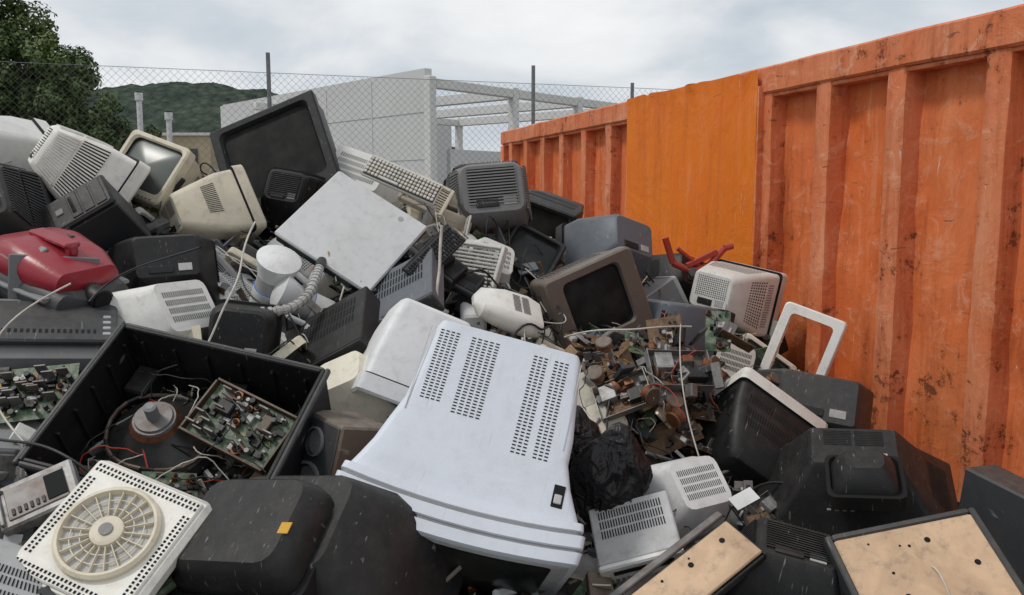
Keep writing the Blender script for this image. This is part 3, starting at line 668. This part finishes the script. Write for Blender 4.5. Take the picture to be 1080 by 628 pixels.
put('vacuum_pipe',hose('lightgrey',4),(-.70,3.0,1.45),x=(.7,-.2,.6),z=(0,-.5,.8),s=1.0,ctrl=False)
# ---------------- heap of circuit boards
def boardheap():
    b=MB(); rr=random.Random(11)
    for i in range(38):
        M=Matrix.Translation((rr.gauss(0,.15),rr.gauss(0,.14),rr.uniform(-.12,.12)))@Matrix.Rotation(rr.uniform(0,6.3),4,'Z')@Matrix.Rotation(rr.uniform(-.9,.9),4,'X')@Matrix.Rotation(rr.uniform(-.9,.9),4,'Y')
        pcb_into(b,M,rr.uniform(.08,.22),rr.uniform(.05,.14),rr,rr.choice(['pcbtan','pcbtan','pcbgreen','pcbtan','brown']),22,1.4)
    for i in range(55):
        p=V((rr.gauss(0,.14),rr.gauss(0,.13),rr.uniform(-.05,.15))); c=rr.choice(['cableblack','copper','signred','copper','cableblack','brown','rubber','cablewhite'])
        dv=V((rr.uniform(-1,1),rr.uniform(-1,1),.3)).normalized()
        for q in range(10):
            dv=(dv+V((rr.uniform(-.6,.6),rr.uniform(-.6,.6),rr.uniform(-.5,.2)))).normalized(); n_=p+dv*.02; b.rod(p,n_,.0019,c,4,cap=False); p=n_
    for i in range(14):
        M=Matrix.Translation((rr.gauss(0,.13),rr.gauss(0,.12),rr.uniform(.03,.14)))@Matrix.Rotation(rr.uniform(0,6),4,'Z')@Matrix.Rotation(rr.uniform(-1.5,1.5),4,'X'); b.M=M
        b.lathe([(.03,-.02),(.034,-.015),(.02,0),(.034,.015),(.03,.02)],['copper','copper','copper','brown'],16); b.M=Matrix()
    for i in range(44):
        b.box((rr.gauss(0,.14),rr.gauss(0,.13),rr.uniform(.0,.15)),(rr.uniform(.03,.10),rr.uniform(.02,.07),rr.uniform(.005,.035)),rr.choice(['black','metal','steel','metal','darkgrey','cardboard','chip']),.002,rot=(rr.uniform(-1,1),rr.uniform(-1,1),rr.uniform(0,3)))
    return b
put('circuit_board_heap',boardheap(),(.50,3.12,1.10),x=(1,0,0),z=(-.1,-.35,.95),drop=.14)
put('circuit_board_heap',boardheap().mesh('h2'),(.72,3.3,1.0),x=(-.4,.9,0),z=(-.1,-.35,.95),s=.8,drop=.12)
put('metal_chassis',chassis(),(.60,3.02,1.20),x=(.8,.3,-.3),z=(.1,-.6,.75),s=.8,ctrl=False)
put('metal_chassis',chassis(6),(.40,2.98,1.12),x=(.5,-.3,.5),z=(-.3,-.6,.6),s=.7,ctrl=False)
# ------------------------------------------------------------------ pile height field
EXTRA=[(-3.2,3.4,1.5),(-3.4,4.6,1.7),(-2.6,4.6,1.85),(-2.4,2.6,1.1),(-2.2,1.8,.7),(-1.6,4.8,1.8),(-.6,5.0,1.65),(.2,5.4,1.45),(.9,5.4,1.15),(.6,6.2,1.2),
 (-1.4,6.0,1.6),(-3,6,1.5),(-.4,6.3,1.4),(1.3,3.0,.5),(1.5,3.6,.5),(1.4,2.4,.5),(1.9,2.2,.4),(.6,1.5,.35),(-.3,1.4,.4),(-1.2,1.3,.4),(1.4,1.5,.25),
 (-3,7.4,.5),(-1,7.4,.5),(.5,7.4,.5),(-4.4,5,1.0),(-4.6,3,.7),(-3,1.4,.4),(0,.9,.02),(-1.5,.8,.02),(1.2,.9,.02),(-3.2,.6,.0),(1.1,4.2,1.0),(-.1,2.9,.95),(.2,3.2,1.0),(.2,2.0,.62),(.65,2.0,.58)]
PTS=KEY+EXTRA
def H(x,y):
    sw=0;s=0
    for a,b_,c in PTS:
        d2=(x-a)**2+(y-b_)**2+.012; w=1/d2**2; sw+=w; s+=w*c
    return s/sw
def wallx(y): return 2.68-.291*y
b=MB(); nx,ny=110,140; x0,x1,y0,y1=-5.6,2.6,.3,8.3
vs=[];fs=[]
for j in range(ny+1):
    for i in range(nx+1):
        x=x0+(x1-x0)*i/nx; y=y0+(y1-y0)*j/ny
        z=H(x,y)-.05+.10*noise.noise(V((x*3,y*3,1)))+.05*noise.noise(V((x*9,y*9,4)))
        e=min(1,(x-x0)/.9,(y-y0)/.5,(y1-y)/.9); z=z*max(0,e)-.03*(1-max(0,e))
        if x>wallx(y)-.02: x=wallx(y)-.02
        vs.append((x,y,z))
for j in range(ny):
    for i in range(nx):
        a=j*(nx+1)+i; fs.append((a,a+1,a+nx+2,a+nx+1))
b.add(vs,fs,'scrapbase'); obj('scrap_heap',b.mesh('scrap_heap',angle=20))
# ------------------------------------------------------------------ random filler items
cols=['offwhite','cream','offwhite','lightgrey','cream','darkgrey','black','white','bluegrey','offwhite','taupe','darkgrey']
lib=[]
rr=random.Random(21)
vt=['none','ribs','grid','slots','none']
for i in range(14):
    c=cols[i%len(cols)]; w=rr.uniform(.32,.44); lib.append((C if c not in('black','bluegrey','taupe') else TV,crt(w,w*.86,w*rr.uniform(.8,1),c,vent=vt[i%5],r=rr.choice([.012,.025,.035]),mid=(rr.uniform(.7,.86),)*2,back=(rr.uniform(.5,.7),)*2)))
for c in ('cream','offwhite','black','grey'): lib.append(('back_cover',shellback(.36,.3,.24,c,c!='offwhite')))
for c,f in (('cream','cream'),('offwhite','grey'),('black','black'),('metal','darkgrey'),('grey','lightgrey')): lib.append(('computer_case',pccase(.18,.36,.38,c,f)))
small=[]
for c,f in (('black','black'),('darkgrey','black'),('metal','grey'),('offwhite','black')): small.append(('video_recorder',deck(.38,.26,.08,c,f)))
for c,f in (('lightgrey','cream'),('cream','grey'),('darkgrey','black')): small.append(('printer',printer(c,f)))
small+= [('keyboard',keyboard('cream')),('keyboard',keyboard('black','darkgrey')),('keyboard',keyboard('offwhite','cream')),('speaker_box',speaker()),('speaker_box',speaker(.2,.32,.2,'brown')),
 ('picture_tube',tube(.36,.3,.32)),('circuit_board',pcbmesh(.26,.18,'pcbgreen',8)),('circuit_board',pcbmesh(.24,.2,'pcbtan',9)),('vent_grille',louver(.26,.2,'lightgrey')),('vent_grille',louver(.3,.16,'offwhite',6,8)),
 ('monitor_bezel',frame(.36,.3,.05,.03,'cream').mesh('bz')),('monitor_bezel',frame(.4,.34,.05,.03,'black').mesh('bz')),('metal_chassis',chassis(9)),('metal_chassis',chassis(12)),
 ('radio_cassette',radio()),('radio_cassette',radio('lightgrey')),('vacuum_hose',hose('grey',1)),('vacuum_hose',hose('black',2)),('vacuum_hose',hose('cream',3)),('toaster',toaster()),('toaster',toaster('cream')),('paper_tray',tray()),('paper_tray',tray('darkgrey')),('plastic_panel',plate(.34,.24,.012,'offwhite').mesh('pp')),('plastic_panel',plate(.3,.12,.012,'white').mesh('pp')),('plastic_panel',plate(.3,.2,.01,'black').mesh('pp'))]
lib+=small[:8]
clear=[(-.15,2.2,.42),(-.885,2.2,.46),(-.5,1.95,.36),(-.91,1.8,.3),(1.07,2.1,.3),(.45,2.1,.22),(-.65,3.5,.26),(1.1,2.7,.25),(-.33,2.75,.2),(-1.1,4.1,.25),(-1.57,2.75,.2)]
def rnd(px,py,lb,smin,smax,dz,sig=.7):
    nm,me=rr.choice(lb); s=rr.uniform(smin,smax)
    q=Matrix.Rotation(rr.uniform(0,6.28),4,'Z')@Matrix.Rotation(rr.gauss(0,sig),4,'X')@Matrix.Rotation(rr.gauss(0,sig),4,'Y')
    obj(nm,me,Matrix.Translation((px,py,H(px,py)+dz))@q@Matrix.Scale(s,4))
sp=.25; y=1.45; row=0
while y<6.9:
    x=-3.6+(row%2)*sp/2
    while x<1.9:
        px=x+rr.uniform(-.09,.09); py=y+rr.uniform(-.09,.09)
        if px<wallx(py)-.24:
            near=any((px-a)**2+(py-b_)**2<(c*.8)**2 for a,b_,c in clear)
            rnd(px,py,lib,.6 if py<4.2 else .75,.9 if py<4.2 else 1.05,(-.06 if py>2.1 else -.14)+rr.uniform(-.05,.03)-(.11 if near else 0))
        x+=sp
    y+=sp*.9; row+=1
n=0
while n<240:
    py=1.9+4.2*rr.random()**1.2; px=rr.uniform(-.6*py-.2,min(.6*py,wallx(py)-.15))
    if any((px-a)**2+(py-b_)**2<c*c for a,b_,c in clear): continue
    rnd(px,py,small,.38,.72,rr.uniform(.02,.12),.9); n+=1
# ------------------------------------------------------------------ small debris (one object)
b=MB(); rr=random.Random(5)
mm=['black','black','darkgrey','cream','offwhite','lightgrey','grey','pcbgreen','pcbtan','steel','copper','brown','taupe','cardboard','bluegrey','white']
for i in range(4200):
    y=1.5+5*rr.random()**1.4; x=rr.uniform(-.62*y-.5,min(.62*y+.3,wallx(y)-.1)); z=H(x,y)+rr.uniform(-.02,.12)
    b.M=Matrix.Translation((x,y,z))@Matrix.Rotation(rr.uniform(0,6.3),4,'Z')@Matrix.Rotation(rr.uniform(-1.2,1.2),4,'X')@Matrix.Rotation(rr.uniform(-.8,.8),4,'Y')
    k=rr.random(); mt=rr.choice(mm); s=rr.uniform(.02,.09)
    if k<.45: b.box((0,0,0),(s,s*rr.uniform(.4,1.6),s*rr.uniform(.08,.5)),mt,.002)
    elif k<.6: b.rod((0,0,0),(s*2,0,0),rr.uniform(.004,.014),mt,8)
    elif k<.68: pcb_into(b,Matrix(),s*1.6,s*1.2,rr,rr.choice(['pcbgreen','pcbtan']),8)
    elif k<.8:
        b.box((0,0,0),(s*2,.006,s),mt,.002); b.box((0,.02,-s/2),(s*2,.04,.006),mt,.001)
    else:
        a=[(rr.uniform(-s,s),rr.uniform(-s,s),rr.uniform(-.01,.01)) for _ in range(3)]
        a2=[(p[0],p[1],p[2]+.004) for p in a]; b.add(a+a2,[(0,1,2),(3,5,4),(0,3,4,1),(1,4,5,2),(2,5,3,0)],mt)
b.M=Matrix(); obj('electronic_scrap_debris',b.mesh('debris'))
# ------------------------------------------------------------------ cables
def cable(pts,r=.004,mat='cableblack',name='power_cable'):
    cu=bpy.data.curves.new('cable','CURVE'); cu.dimensions='3D'; cu.bevel_depth=r; cu.bevel_resolution=2; cu.resolution_u=6
    s=cu.splines.new('NURBS'); s.points.add(len(pts)-1); s.order_u=4; s.use_endpoint_u=True
    for p,q in zip(s.points,pts): p.co=(*q,1)
    cu.materials.append(MATS[mat]); o=bpy.data.objects.new(name,cu); COLL.objects.link(o); return o
cable([(-.93,3.1,1.74),(-.95,3.0,1.66),(-.90,2.85,1.58),(-.93,2.72,1.48),(-.95,2.68,1.40),(-.99,2.62,1.30),(-.96,2.5,1.24)],.0035,'cablewhite')
cable([(-.27,3.3,1.72),(-.28,3.28,1.62),(-.27,3.25,1.55),(-.29,3.22,1.48),(-.28,3.2,1.42)],.006,'cablewhite')
cable([(.20,3.2,1.30),(.30,3.05,1.36),(.42,3.0,1.35),(.55,3.1,1.36),(.68,3.2,1.34)],.0035,'cablewhite')
cable([(.60,3.0,1.38),(.57,2.9,1.2),(.60,2.8,1.05),(.63,2.75,.95)],.0025,'cablewhite')
cable([(-1.30,2.5,1.58),(-1.38,2.42,1.53),(-1.46,2.35,1.45),(-1.42,2.25,1.32),(-1.34,2.2,1.24),(-1.22,2.1,1.2)],.003,'cablewhite')
cable([(-.95,2.6,1.68),(-1.15,2.7,1.62),(-1.3,2.8,1.60),(-1.35,2.7,1.5)],.0035,'cableblack')
cable([(-1.55,2.3,1.25),(-1.4,2.15,1.2),(-1.2,2.1,1.24),(-1.05,2.0,1.2),(-.98,2.05,1.1)],.004,'cableblack')
for i in range(180):
    y=rr.uniform(2.0,4.8); x=rr.uniform(-.6*y,min(.5*y,wallx(y)-.3))
    if any((x-a)**2+(y-b_)**2<c*c for a,b_,c in clear): continue
    p=V((x,y,H(x,y)+.16)); a=rr.uniform(0,6.3); pts=[tuple(p)]
    for k in range(rr.randint(6,11)):
        a+=rr.uniform(-1.1,1.1); p=p+V((math.cos(a),math.sin(a),0))*.08; p.z=H(p.x,p.y)+rr.uniform(.06,.26)
        if p.x>wallx(p.y)-.05: break
        pts.append(tuple(p))
    mt=rr.choice(['cableblack','cableblack','cablewhite','cableblack','rubber','cablewhite'])
    if x>.15: mt=rr.choice(['cableblack','rubber','cableblack','cableblack','cablewhite'])
    if len(pts)>3: cable(pts,rr.choice([.002,.003,.0045]) if mt!='cablewhite' else .0025,mt)
# ------------------------------------------------------------------ container
b=MB(); ribs=[y/.960 for y in (1.6,2.12,2.64,3.17,3.67,4.14)]+[4.60/.96]+[y/.96 for y in (6.22,6.68,7.2,7.72,8.24,8.76,9.28)]
T0,T1=1.4,10.0; HT=2.5
nx,nz=340,80; vs=[];fs=[]
for j in range(nz+1):
    for i in range(nx+1):
        x=T0+(T1-T0)*i/nx; z=.12+(HT-.2)*j/nz
        far=1.0 if x<5.2 else .35
        dn=.018*noise.noise(V((x*2.2,z*2.2,3)))+.012*noise.noise(V((x*5,z*5,9)))
        crease=.030*max(0,noise.noise(V((x*5,z*3.0,15)))-.2)
        d=noise.voronoi(V((x*3.2,z*3.2,5)))[0]; bl=.030*max(0,.32-d[0])
        vs.append((x,-.090+(dn-crease+bl)*far,z))
for j in range(nz):
    for i in range(nx):
        a=j*(nx+1)+i; fs.append((a,a+1,a+nx+2,a+nx+1))
b.add(vs,fs,'orange_paint')
def hat(xc,w,z0,z1,mat):
    n=26; rings_=[]
    for k in range(n+1):
        z=z0+(z1-z0)*k/n; o=.005*noise.noise(V((xc*3,z*2.2,7)))+.003*noise.noise(V((xc*3,z*9,7))); o2=.007*noise.noise(V((xc*5,z*3,2)))+.004*noise.noise(V((xc*5,z*11,2)))
        c=.006
        rings_.append([(xc-w/2-.012+o,-.14,z),(xc-w/2-.002+o,-.004+o2,z),(xc-w/2+c+o,.002+o2,z),(xc+w/2-c+o,.002+o2,z),(xc+w/2+.002+o,-.004+o2,z),(xc+w/2+.012+o,-.14,z)])
    b.loft(rings_,mat,mat,mat)
for x in ribs: hat(x,.105,.1,HT-.13,'orange_rail')
def wavy(x0,x1,y,z,dy,dz,mat,seed,n=90,amp=.006):
    rs=[]
    for k in range(n+1):
        x=x0+(x1-x0)*k/n; a=amp*noise.noise(V((x*2.3,seed,0)))+amp*.6*noise.noise(V((x*7,seed,3))); c=amp*noise.noise(V((x*2,seed,9))); e=.010
        rs.append([(x,y-dy/2+a,z-dz/2+c),(x,y+dy/2-e+a,z-dz/2+c),(x,y+dy/2+a,z-dz/2+e+c),(x,y+dy/2+a,z+dz/2-e+c),(x,y+dy/2-e+a,z+dz/2+c),(x,y-dy/2+a,z+dz/2+c)])
    b.loft(rs,mat,mat,mat)
wavy(T0,T1,-.045,HT-.07,.12,.14,'orange_rail',1)
b.box(((T0+T1)/2,-.05,HT-.148),(T1-T0-.01,.09,.02),'orange_rail',.004)
b.box(((T0+T1)/2,-.045,.08),(T1-T0,.12,.14),'orange_rail',.012)
nx,nz=70,60; vs=[];fs=[]; xa,xb=4.62/.96,6.24/.96
for j in range(nz+1):
    for i in range(nx+1):
        u=i/nx; x=xa+(xb-xa)*u; top=HT-.015+.02*u+.012*noise.noise(V((x*3,0,3)))-.05*max(0,noise.noise(V((x*9,0,5)))-.15)
        z=.2+(top-.2)*j/nz
        o=.007*noise.noise(V((x*1.4,z*1.5,31)))+.003*noise.noise(V((x*4,z*4,3)))+(.025*max(0,(j/nz-.965)/.035)*(noise.noise(V((x*8,1,1)))+.2))
        vs.append((x,.040+o,z))
for j in range(nz):
    for i in range(nx):
        a=j*(nx+1)+i; fs.append((a,a+1,a+nx+2,a+nx+1))
b.add(vs,fs,'orange_panel')
b.box((xa-.004,.015,1.3),(.012,.05,2.2),'orange_rail',.002); b.box((xb+.004,.015,1.3),(.012,.05,2.2),'orange_rail',.002)
Wd=2.35
b.box(((T0+T1)/2,-Wd,HT/2),(T1-T0,.06,HT-.02),'orange_paint',.01)
for x in (T0+.03,T1-.03):
    b.box((x,-Wd/2-.05,HT/2+.01),(.06,Wd-.16,HT-.14),'orange_paint',.01); b.box((x,-Wd/2-.05,HT-.045),(.12,Wd-.14,.12),'orange_rail',.012)
    b.box((x,-.04,HT/2),(.10,.11,HT-.3),'orange_rail',.01)
b.box(((T0+T1)/2,-Wd/2,.09),(T1-T0-.1,Wd-.1,.05),'steel',.01)
for i in range(8): b.box((T0+.3+i*1.05,-Wd-.05,HT/2),(.1,.06,HT-.2),'orange_rail',.008)
for x,z in ((2.92,1.62),(2.95,1.1),(3.08,1.45)): b.box((x,-.02,z),(.03,.05,.05),'orange_rail',.006); b.rod((x-.03,.0,z+.02),(x+.03,.01,z+.02),.006,'steel',6)
M=Matrix(((-.279,-.960,0,2.68),(.960,-.279,0,0),(0,0,1,0),(0,0,0,1)))
obj('orange_container',b.mesh('container',angle=40),M)
# ------------------------------------------------------------------ fence
b=MB(); A=V((-6.6,8.8,0)); B=V((3.4,12.1,0)); dv=(B-A); Ln=dv.length; dv.normalize(); top=3.2; s=.085
pt=lambda u,z,o=0: tuple(A+dv*u+V((-dv.y,dv.x,0))*o+V((0,0,z)))
n=int((Ln+top)/s)
for i in range(n):
    u0=-top+i*s
    ua,za=u0,.05; uc,zc=u0+top,top
    if ua<0: za=za-ua; ua=0
    if uc>Ln: zc=zc-(uc-Ln); uc=Ln
    if uc>ua+.05: b.rod(pt(ua,za),pt(uc,zc),.0016,'galv',3,cap=False)
    ua,za=u0,top;uc,zc=u0+top,.05
    if ua<0: za=za+ua; ua=0
    if uc>Ln: zc=zc+(uc-Ln); uc=Ln
    if uc>ua+.05: b.rod(pt(ua,za,.004),pt(uc,zc,.004),.0016,'galv',3,cap=False)
for z in (.1,1.6,top): b.rod(pt(0,z,-.01),pt(Ln,z,-.01),.003,'galv',5)
for u,e in ((.6,.15),(4.0,.22),(7.22,.22),(8.6,.06),(10.4,.2)): b.rod(pt(u,0,-.04),pt(u,top+e,-.04),.024,'galv',10)
obj('chain_link_fence',b.mesh('fence'))
# ------------------------------------------------------------------ buildings
def pbox(b,p,q,z0,z1,th,mat):
    p=V((*p,0));q=V((*q,0)); d=(q-p); n=V((-d.y,d.x,0)).normalized()*th
    vs=[];
    for z in (z0,z1): vs+=[tuple(p+V((0,0,z))),tuple(q+V((0,0,z))),tuple(q+n+V((0,0,z))),tuple(p+n+V((0,0,z)))]
    b.add(vs,[(0,3,2,1),(4,5,6,7),(0,1,5,4),(1,2,6,5),(2,3,7,6),(3,0,4,7)],mat)
b=MB(); C0=(-2.5,25.0); CL=(-11.8,35.5)
pbox(b,CL,C0,0,5.34,.25,'concrete_wall')
for k in (1,2,3,4):
    f=k/5; x=CL[0]+(C0[0]-CL[0])*f; y=CL[1]+(C0[1]-CL[1])*f; b.box((x-.006,y-.006,2.6),(.03,.03,5.2),'concrete_white',0,rot=(0,0,rad(-48)))
for z in (1.4,2.75,4.1): pbox(b,(CL[0]-.006,CL[1]-.008),(C0[0]-.006,C0[1]-.008),z,z+.02,.02,'lightgrey')
pbox(b,CL,(-3,43),0,5.3,.25,'concrete_wall')
P=[(-2.35,25.0),(.05,27.8),(2.3,30.4),(4.6,33)]
def col(x,y,h=5.1,w=.27): b.box((x,y,h/2),(w,w,h),'concrete_white',.02,rot=(0,0,rad(49)))
for x,y in P: col(x,y,5.12)
def beam(p,q,z,h=.28,w=.24):
    p=V((*p,z));q=V((*q,z)); d=q-p; b.box(tuple((p+q)/2),(d.length-.28,w,h),'concrete_white',.02,rot=(0,0,math.atan2(d.y,d.x)))
for p,q in zip(P,P[1:]): beam(p,q,4.93)
Q=[(x-7,y+6.2) for x,y in P]
for x,y in Q[1:]: col(x,y,5.12)
for p,q in zip(P[1:],Q[1:]): beam(p,q,4.93,.34)
beam(Q[0],Q[1],4.9);beam(Q[1],Q[2],4.9);beam(Q[2],Q[3],4.9)
pbox(b,(P[0][0]+.5,P[0][1]+.9),(P[1][0]-.2,P[1][1]+.1),0,3.1,.15,'concrete_wall')
pbox(b,(P[1][0]+.3,P[1][1]+.5),(P[2][0]-.2,P[2][1]),0,2.9,.15,'concrete_wall')
obj('concrete_warehouse',b.mesh('warehouse',smooth=False))
b=MB(); b.box((-15.6,40,2.1),(5.4,6,4.2),'stucco',0); b.box((-15.6,40,4.26),(5.6,6.2,.12),'concrete_wall',.01)
for i in range(4): b.box((-17.4+i*1.2,36.97,3.2),(.7,.05,.9),'glasswin',0); b.box((-17.4+i*1.2,36.95,2.72),(.85,.1,.08),'concrete_white',0)
obj('stucco_house',b.mesh('house',smooth=False))
for x,z in ((-15.5,5.9),(-14.3,5.1)):
    b=MB(); b.rod((0,0,0),(0,0,z-.3),.11,'concrete_wall',14); b.rod((0,0,z-.3),(0,0,z),.16,'concrete_wall',14); b.rod((0,0,z-.1),(0,0,z+.05),.12,'hole',12)
    obj('chimney_stack',b.mesh('chimney'),Matrix.Translation((x,36.2,0)))
# ------------------------------------------------------------------ hill
b=MB(); nx,ny=420,90; vs=[];fs=[]
prof=[(-420,42),(-200,33),(-165,30),(-140,32.5),(-120,37),(-105,38),(-88,36),(-60,29),(-30,18),(0,12),(60,8),(200,10),(420,14)]
def pr(x):
    for (a,za),(c,zc) in zip(prof,prof[1:]):
        if a<=x<=c:
            t=(x-a)/(c-a); t=t*t*(3-2*t); return za+(zc-za)*t
    return 10
for j in range(ny+1):
    for i in range(nx+1):
        x=-420+840*i/nx; y=180+ 240*j/ny; f=j/ny; g=math.sin(min(1,f*2)*math.pi/2) if f<.5 else math.cos((f-.5)*math.pi)
        z=pr(x)*max(0,g)*1.0+ (1.0*noise.noise(V((x*.12,y*.12,0)))+1.0*noise.noise(V((x*.3,y*.3,2)))+.9*noise.noise(V((x*.8,y*.8,6))))*min(1,f*6)-.3
        vs.append((x,y,z))
for j in range(ny):
    for i in range(nx):
        a=j*(nx+1)+i; fs.append((a,a+1,a+nx+2,a+nx+1))
b.add(vs,fs,'hillgreen_hazy'); obj('wooded_hill',b.mesh('hill',angle=60))
# ------------------------------------------------------------------ tree
def tree(name,base,clumps,nleaf,seed,ls=.055):
    rr=random.Random(seed); b=MB(); base=V(base)
    top=base+V((.1,0,2.6)); b.rod(base,top,.16,'bark',10,.10)
    for (c,r) in clumps:
        c=V(c); mid=top.lerp(c,.5)+V((rr.uniform(-.15,.15),rr.uniform(-.15,.15),.1)); b.rod(top,mid,.07,'bark',7,.045); b.rod(mid,c,.045,'bark',6,.02)
        for k in range(7):
            d=V((rr.gauss(0,1),rr.gauss(0,1),rr.gauss(0,1))).normalized(); b.rod(mid.lerp(c,.7),c+d*r*.8,.018,'bark',5,.005)
    tot=sum(r**2 for c,r in clumps)
    for (c,r) in clumps:
        c=V(c); subs=[]
        for k in range(34):
            d=V((rr.gauss(0,1),rr.gauss(0,1),rr.gauss(0,1))).normalized(); subs.append((c+d*r*rr.uniform(.35,1.05),r*rr.uniform(.14,.32)))
        for k in range(int(nleaf*r*r/tot)):
            sc,sr=rr.choice(subs); d=V((rr.gauss(0,1),rr.gauss(0,1),rr.gauss(0,1))).normalized(); p=sc+d*sr*rr.uniform(.5,1.2)
            n1=(d+V((rr.uniform(-1,1),rr.uniform(-1,1),rr.uniform(-.2,1)))).normalized(); u=n1.orthogonal().normalized(); w=n1.cross(u); a=rr.uniform(0,6.3)
            u,w=u*math.cos(a)+w*math.sin(a),w*math.cos(a)-u*math.sin(a); s=ls*rr.uniform(.7,1.3)
            b.add([tuple(p-u*s),tuple(p+w*s*.5),tuple(p+u*s),tuple(p-w*s*.5)],[(0,1,2,3)],'leaf')
    obj(name,b.mesh(name,smooth=False))
tree('deciduous_tree',(-8.3,14,0),[((-8.35,14,4.5),.66),((-7.75,14.2,3.95),.80),((-7.25,13.9,3.4),.70),((-6.6,14,2.85),.5),((-8.5,13.8,3.3),1.0),((-8.1,13.8,4.5),.42),((-8.9,14,4.2),.8),((-7.6,14.2,2.7),.8),((-6.1,14.3,2.6),.34)],66000,4,.042)
tree('deciduous_tree',(-11.2,15,0),[((-11,15,4.2),1.2),((-10,15,3.6),1.0),((-12,15,3.4),1.2)],12000,9,.08)
b=MB(); b.add([(-900,-300,0),(900,-300,0),(900,900,0),(-900,900,0)],[(0,1,2,3)],'ground'); obj('ground',b.mesh('ground',smooth=False))
# ------------------------------------------------------------------ light, sky
S=V((-.50,-.18,.85)).normalized()
ld=bpy.data.lights.new('sun','SUN'); ld.energy=1.5; ld.angle=rad(10); ld.color=(1,.96,.9)
lo=bpy.data.objects.new('sun',ld); COLL.objects.link(lo); lo.rotation_euler=(-S).to_track_quat('-Z','Y').to_euler(); lo.location=(0,0,20)
w=bpy.data.worlds.new('World'); scene.world=w; w.use_nodes=True; t=w.node_tree; bg=t.nodes['Background']
sky=t.nodes.new('ShaderNodeTexSky'); sky.sky_type='NISHITA'; sky.sun_disc=False; sky.sun_elevation=math.asin(S.z); sky.sun_rotation=math.atan2(S.x,S.y)
tc=t.nodes.new('ShaderNodeTexCoord'); mp=t.nodes.new('ShaderNodeMapping'); mp.inputs['Scale'].default_value=(1,1,2.4); t.links.new(tc.outputs['Generated'],mp.inputs[0])
n1=noi(t,mp.outputs[0],3.0,8,.52,.25); n2=noi(t,mp.outputs[0],1.4,4,.5)
cl=ramp(t,n1,[(.32,(.50,.57,.64)),(.45,(.66,.71,.76)),(.55,(.84,.86,.88)),(.66,(.95,.96,.97)),(.80,(.78,.81,.84))])
sc=t.nodes.new('ShaderNodeVectorMath'); sc.operation='SCALE'; sc.inputs['Scale'].default_value=9.8; t.links.new(cl,sc.inputs[0])
f=ramp(t,n2,[(.35,.80),(.55,.97)])
t.links.new(mixc(t,f,sky.outputs[0],sc.outputs[0]),bg.inputs[0]); bg.inputs[1].default_value=.1
# ------------------------------------------------------------------ camera
cd=bpy.data.cameras.new('Camera'); cd.sensor_width=36; cd.lens=30; cd.clip_end=3000; cd.clip_start=.05
co=bpy.data.objects.new('Camera',cd); COLL.objects.link(co); co.location=(0,0,1.85); co.rotation_euler=(rad(90-7.1),0,0)
scene.camera=co
scene.view_settings.view_transform='Standard'; scene.view_settings.look='None'; scene.view_settings.exposure=0
print('objects',len(bpy.data.objects))
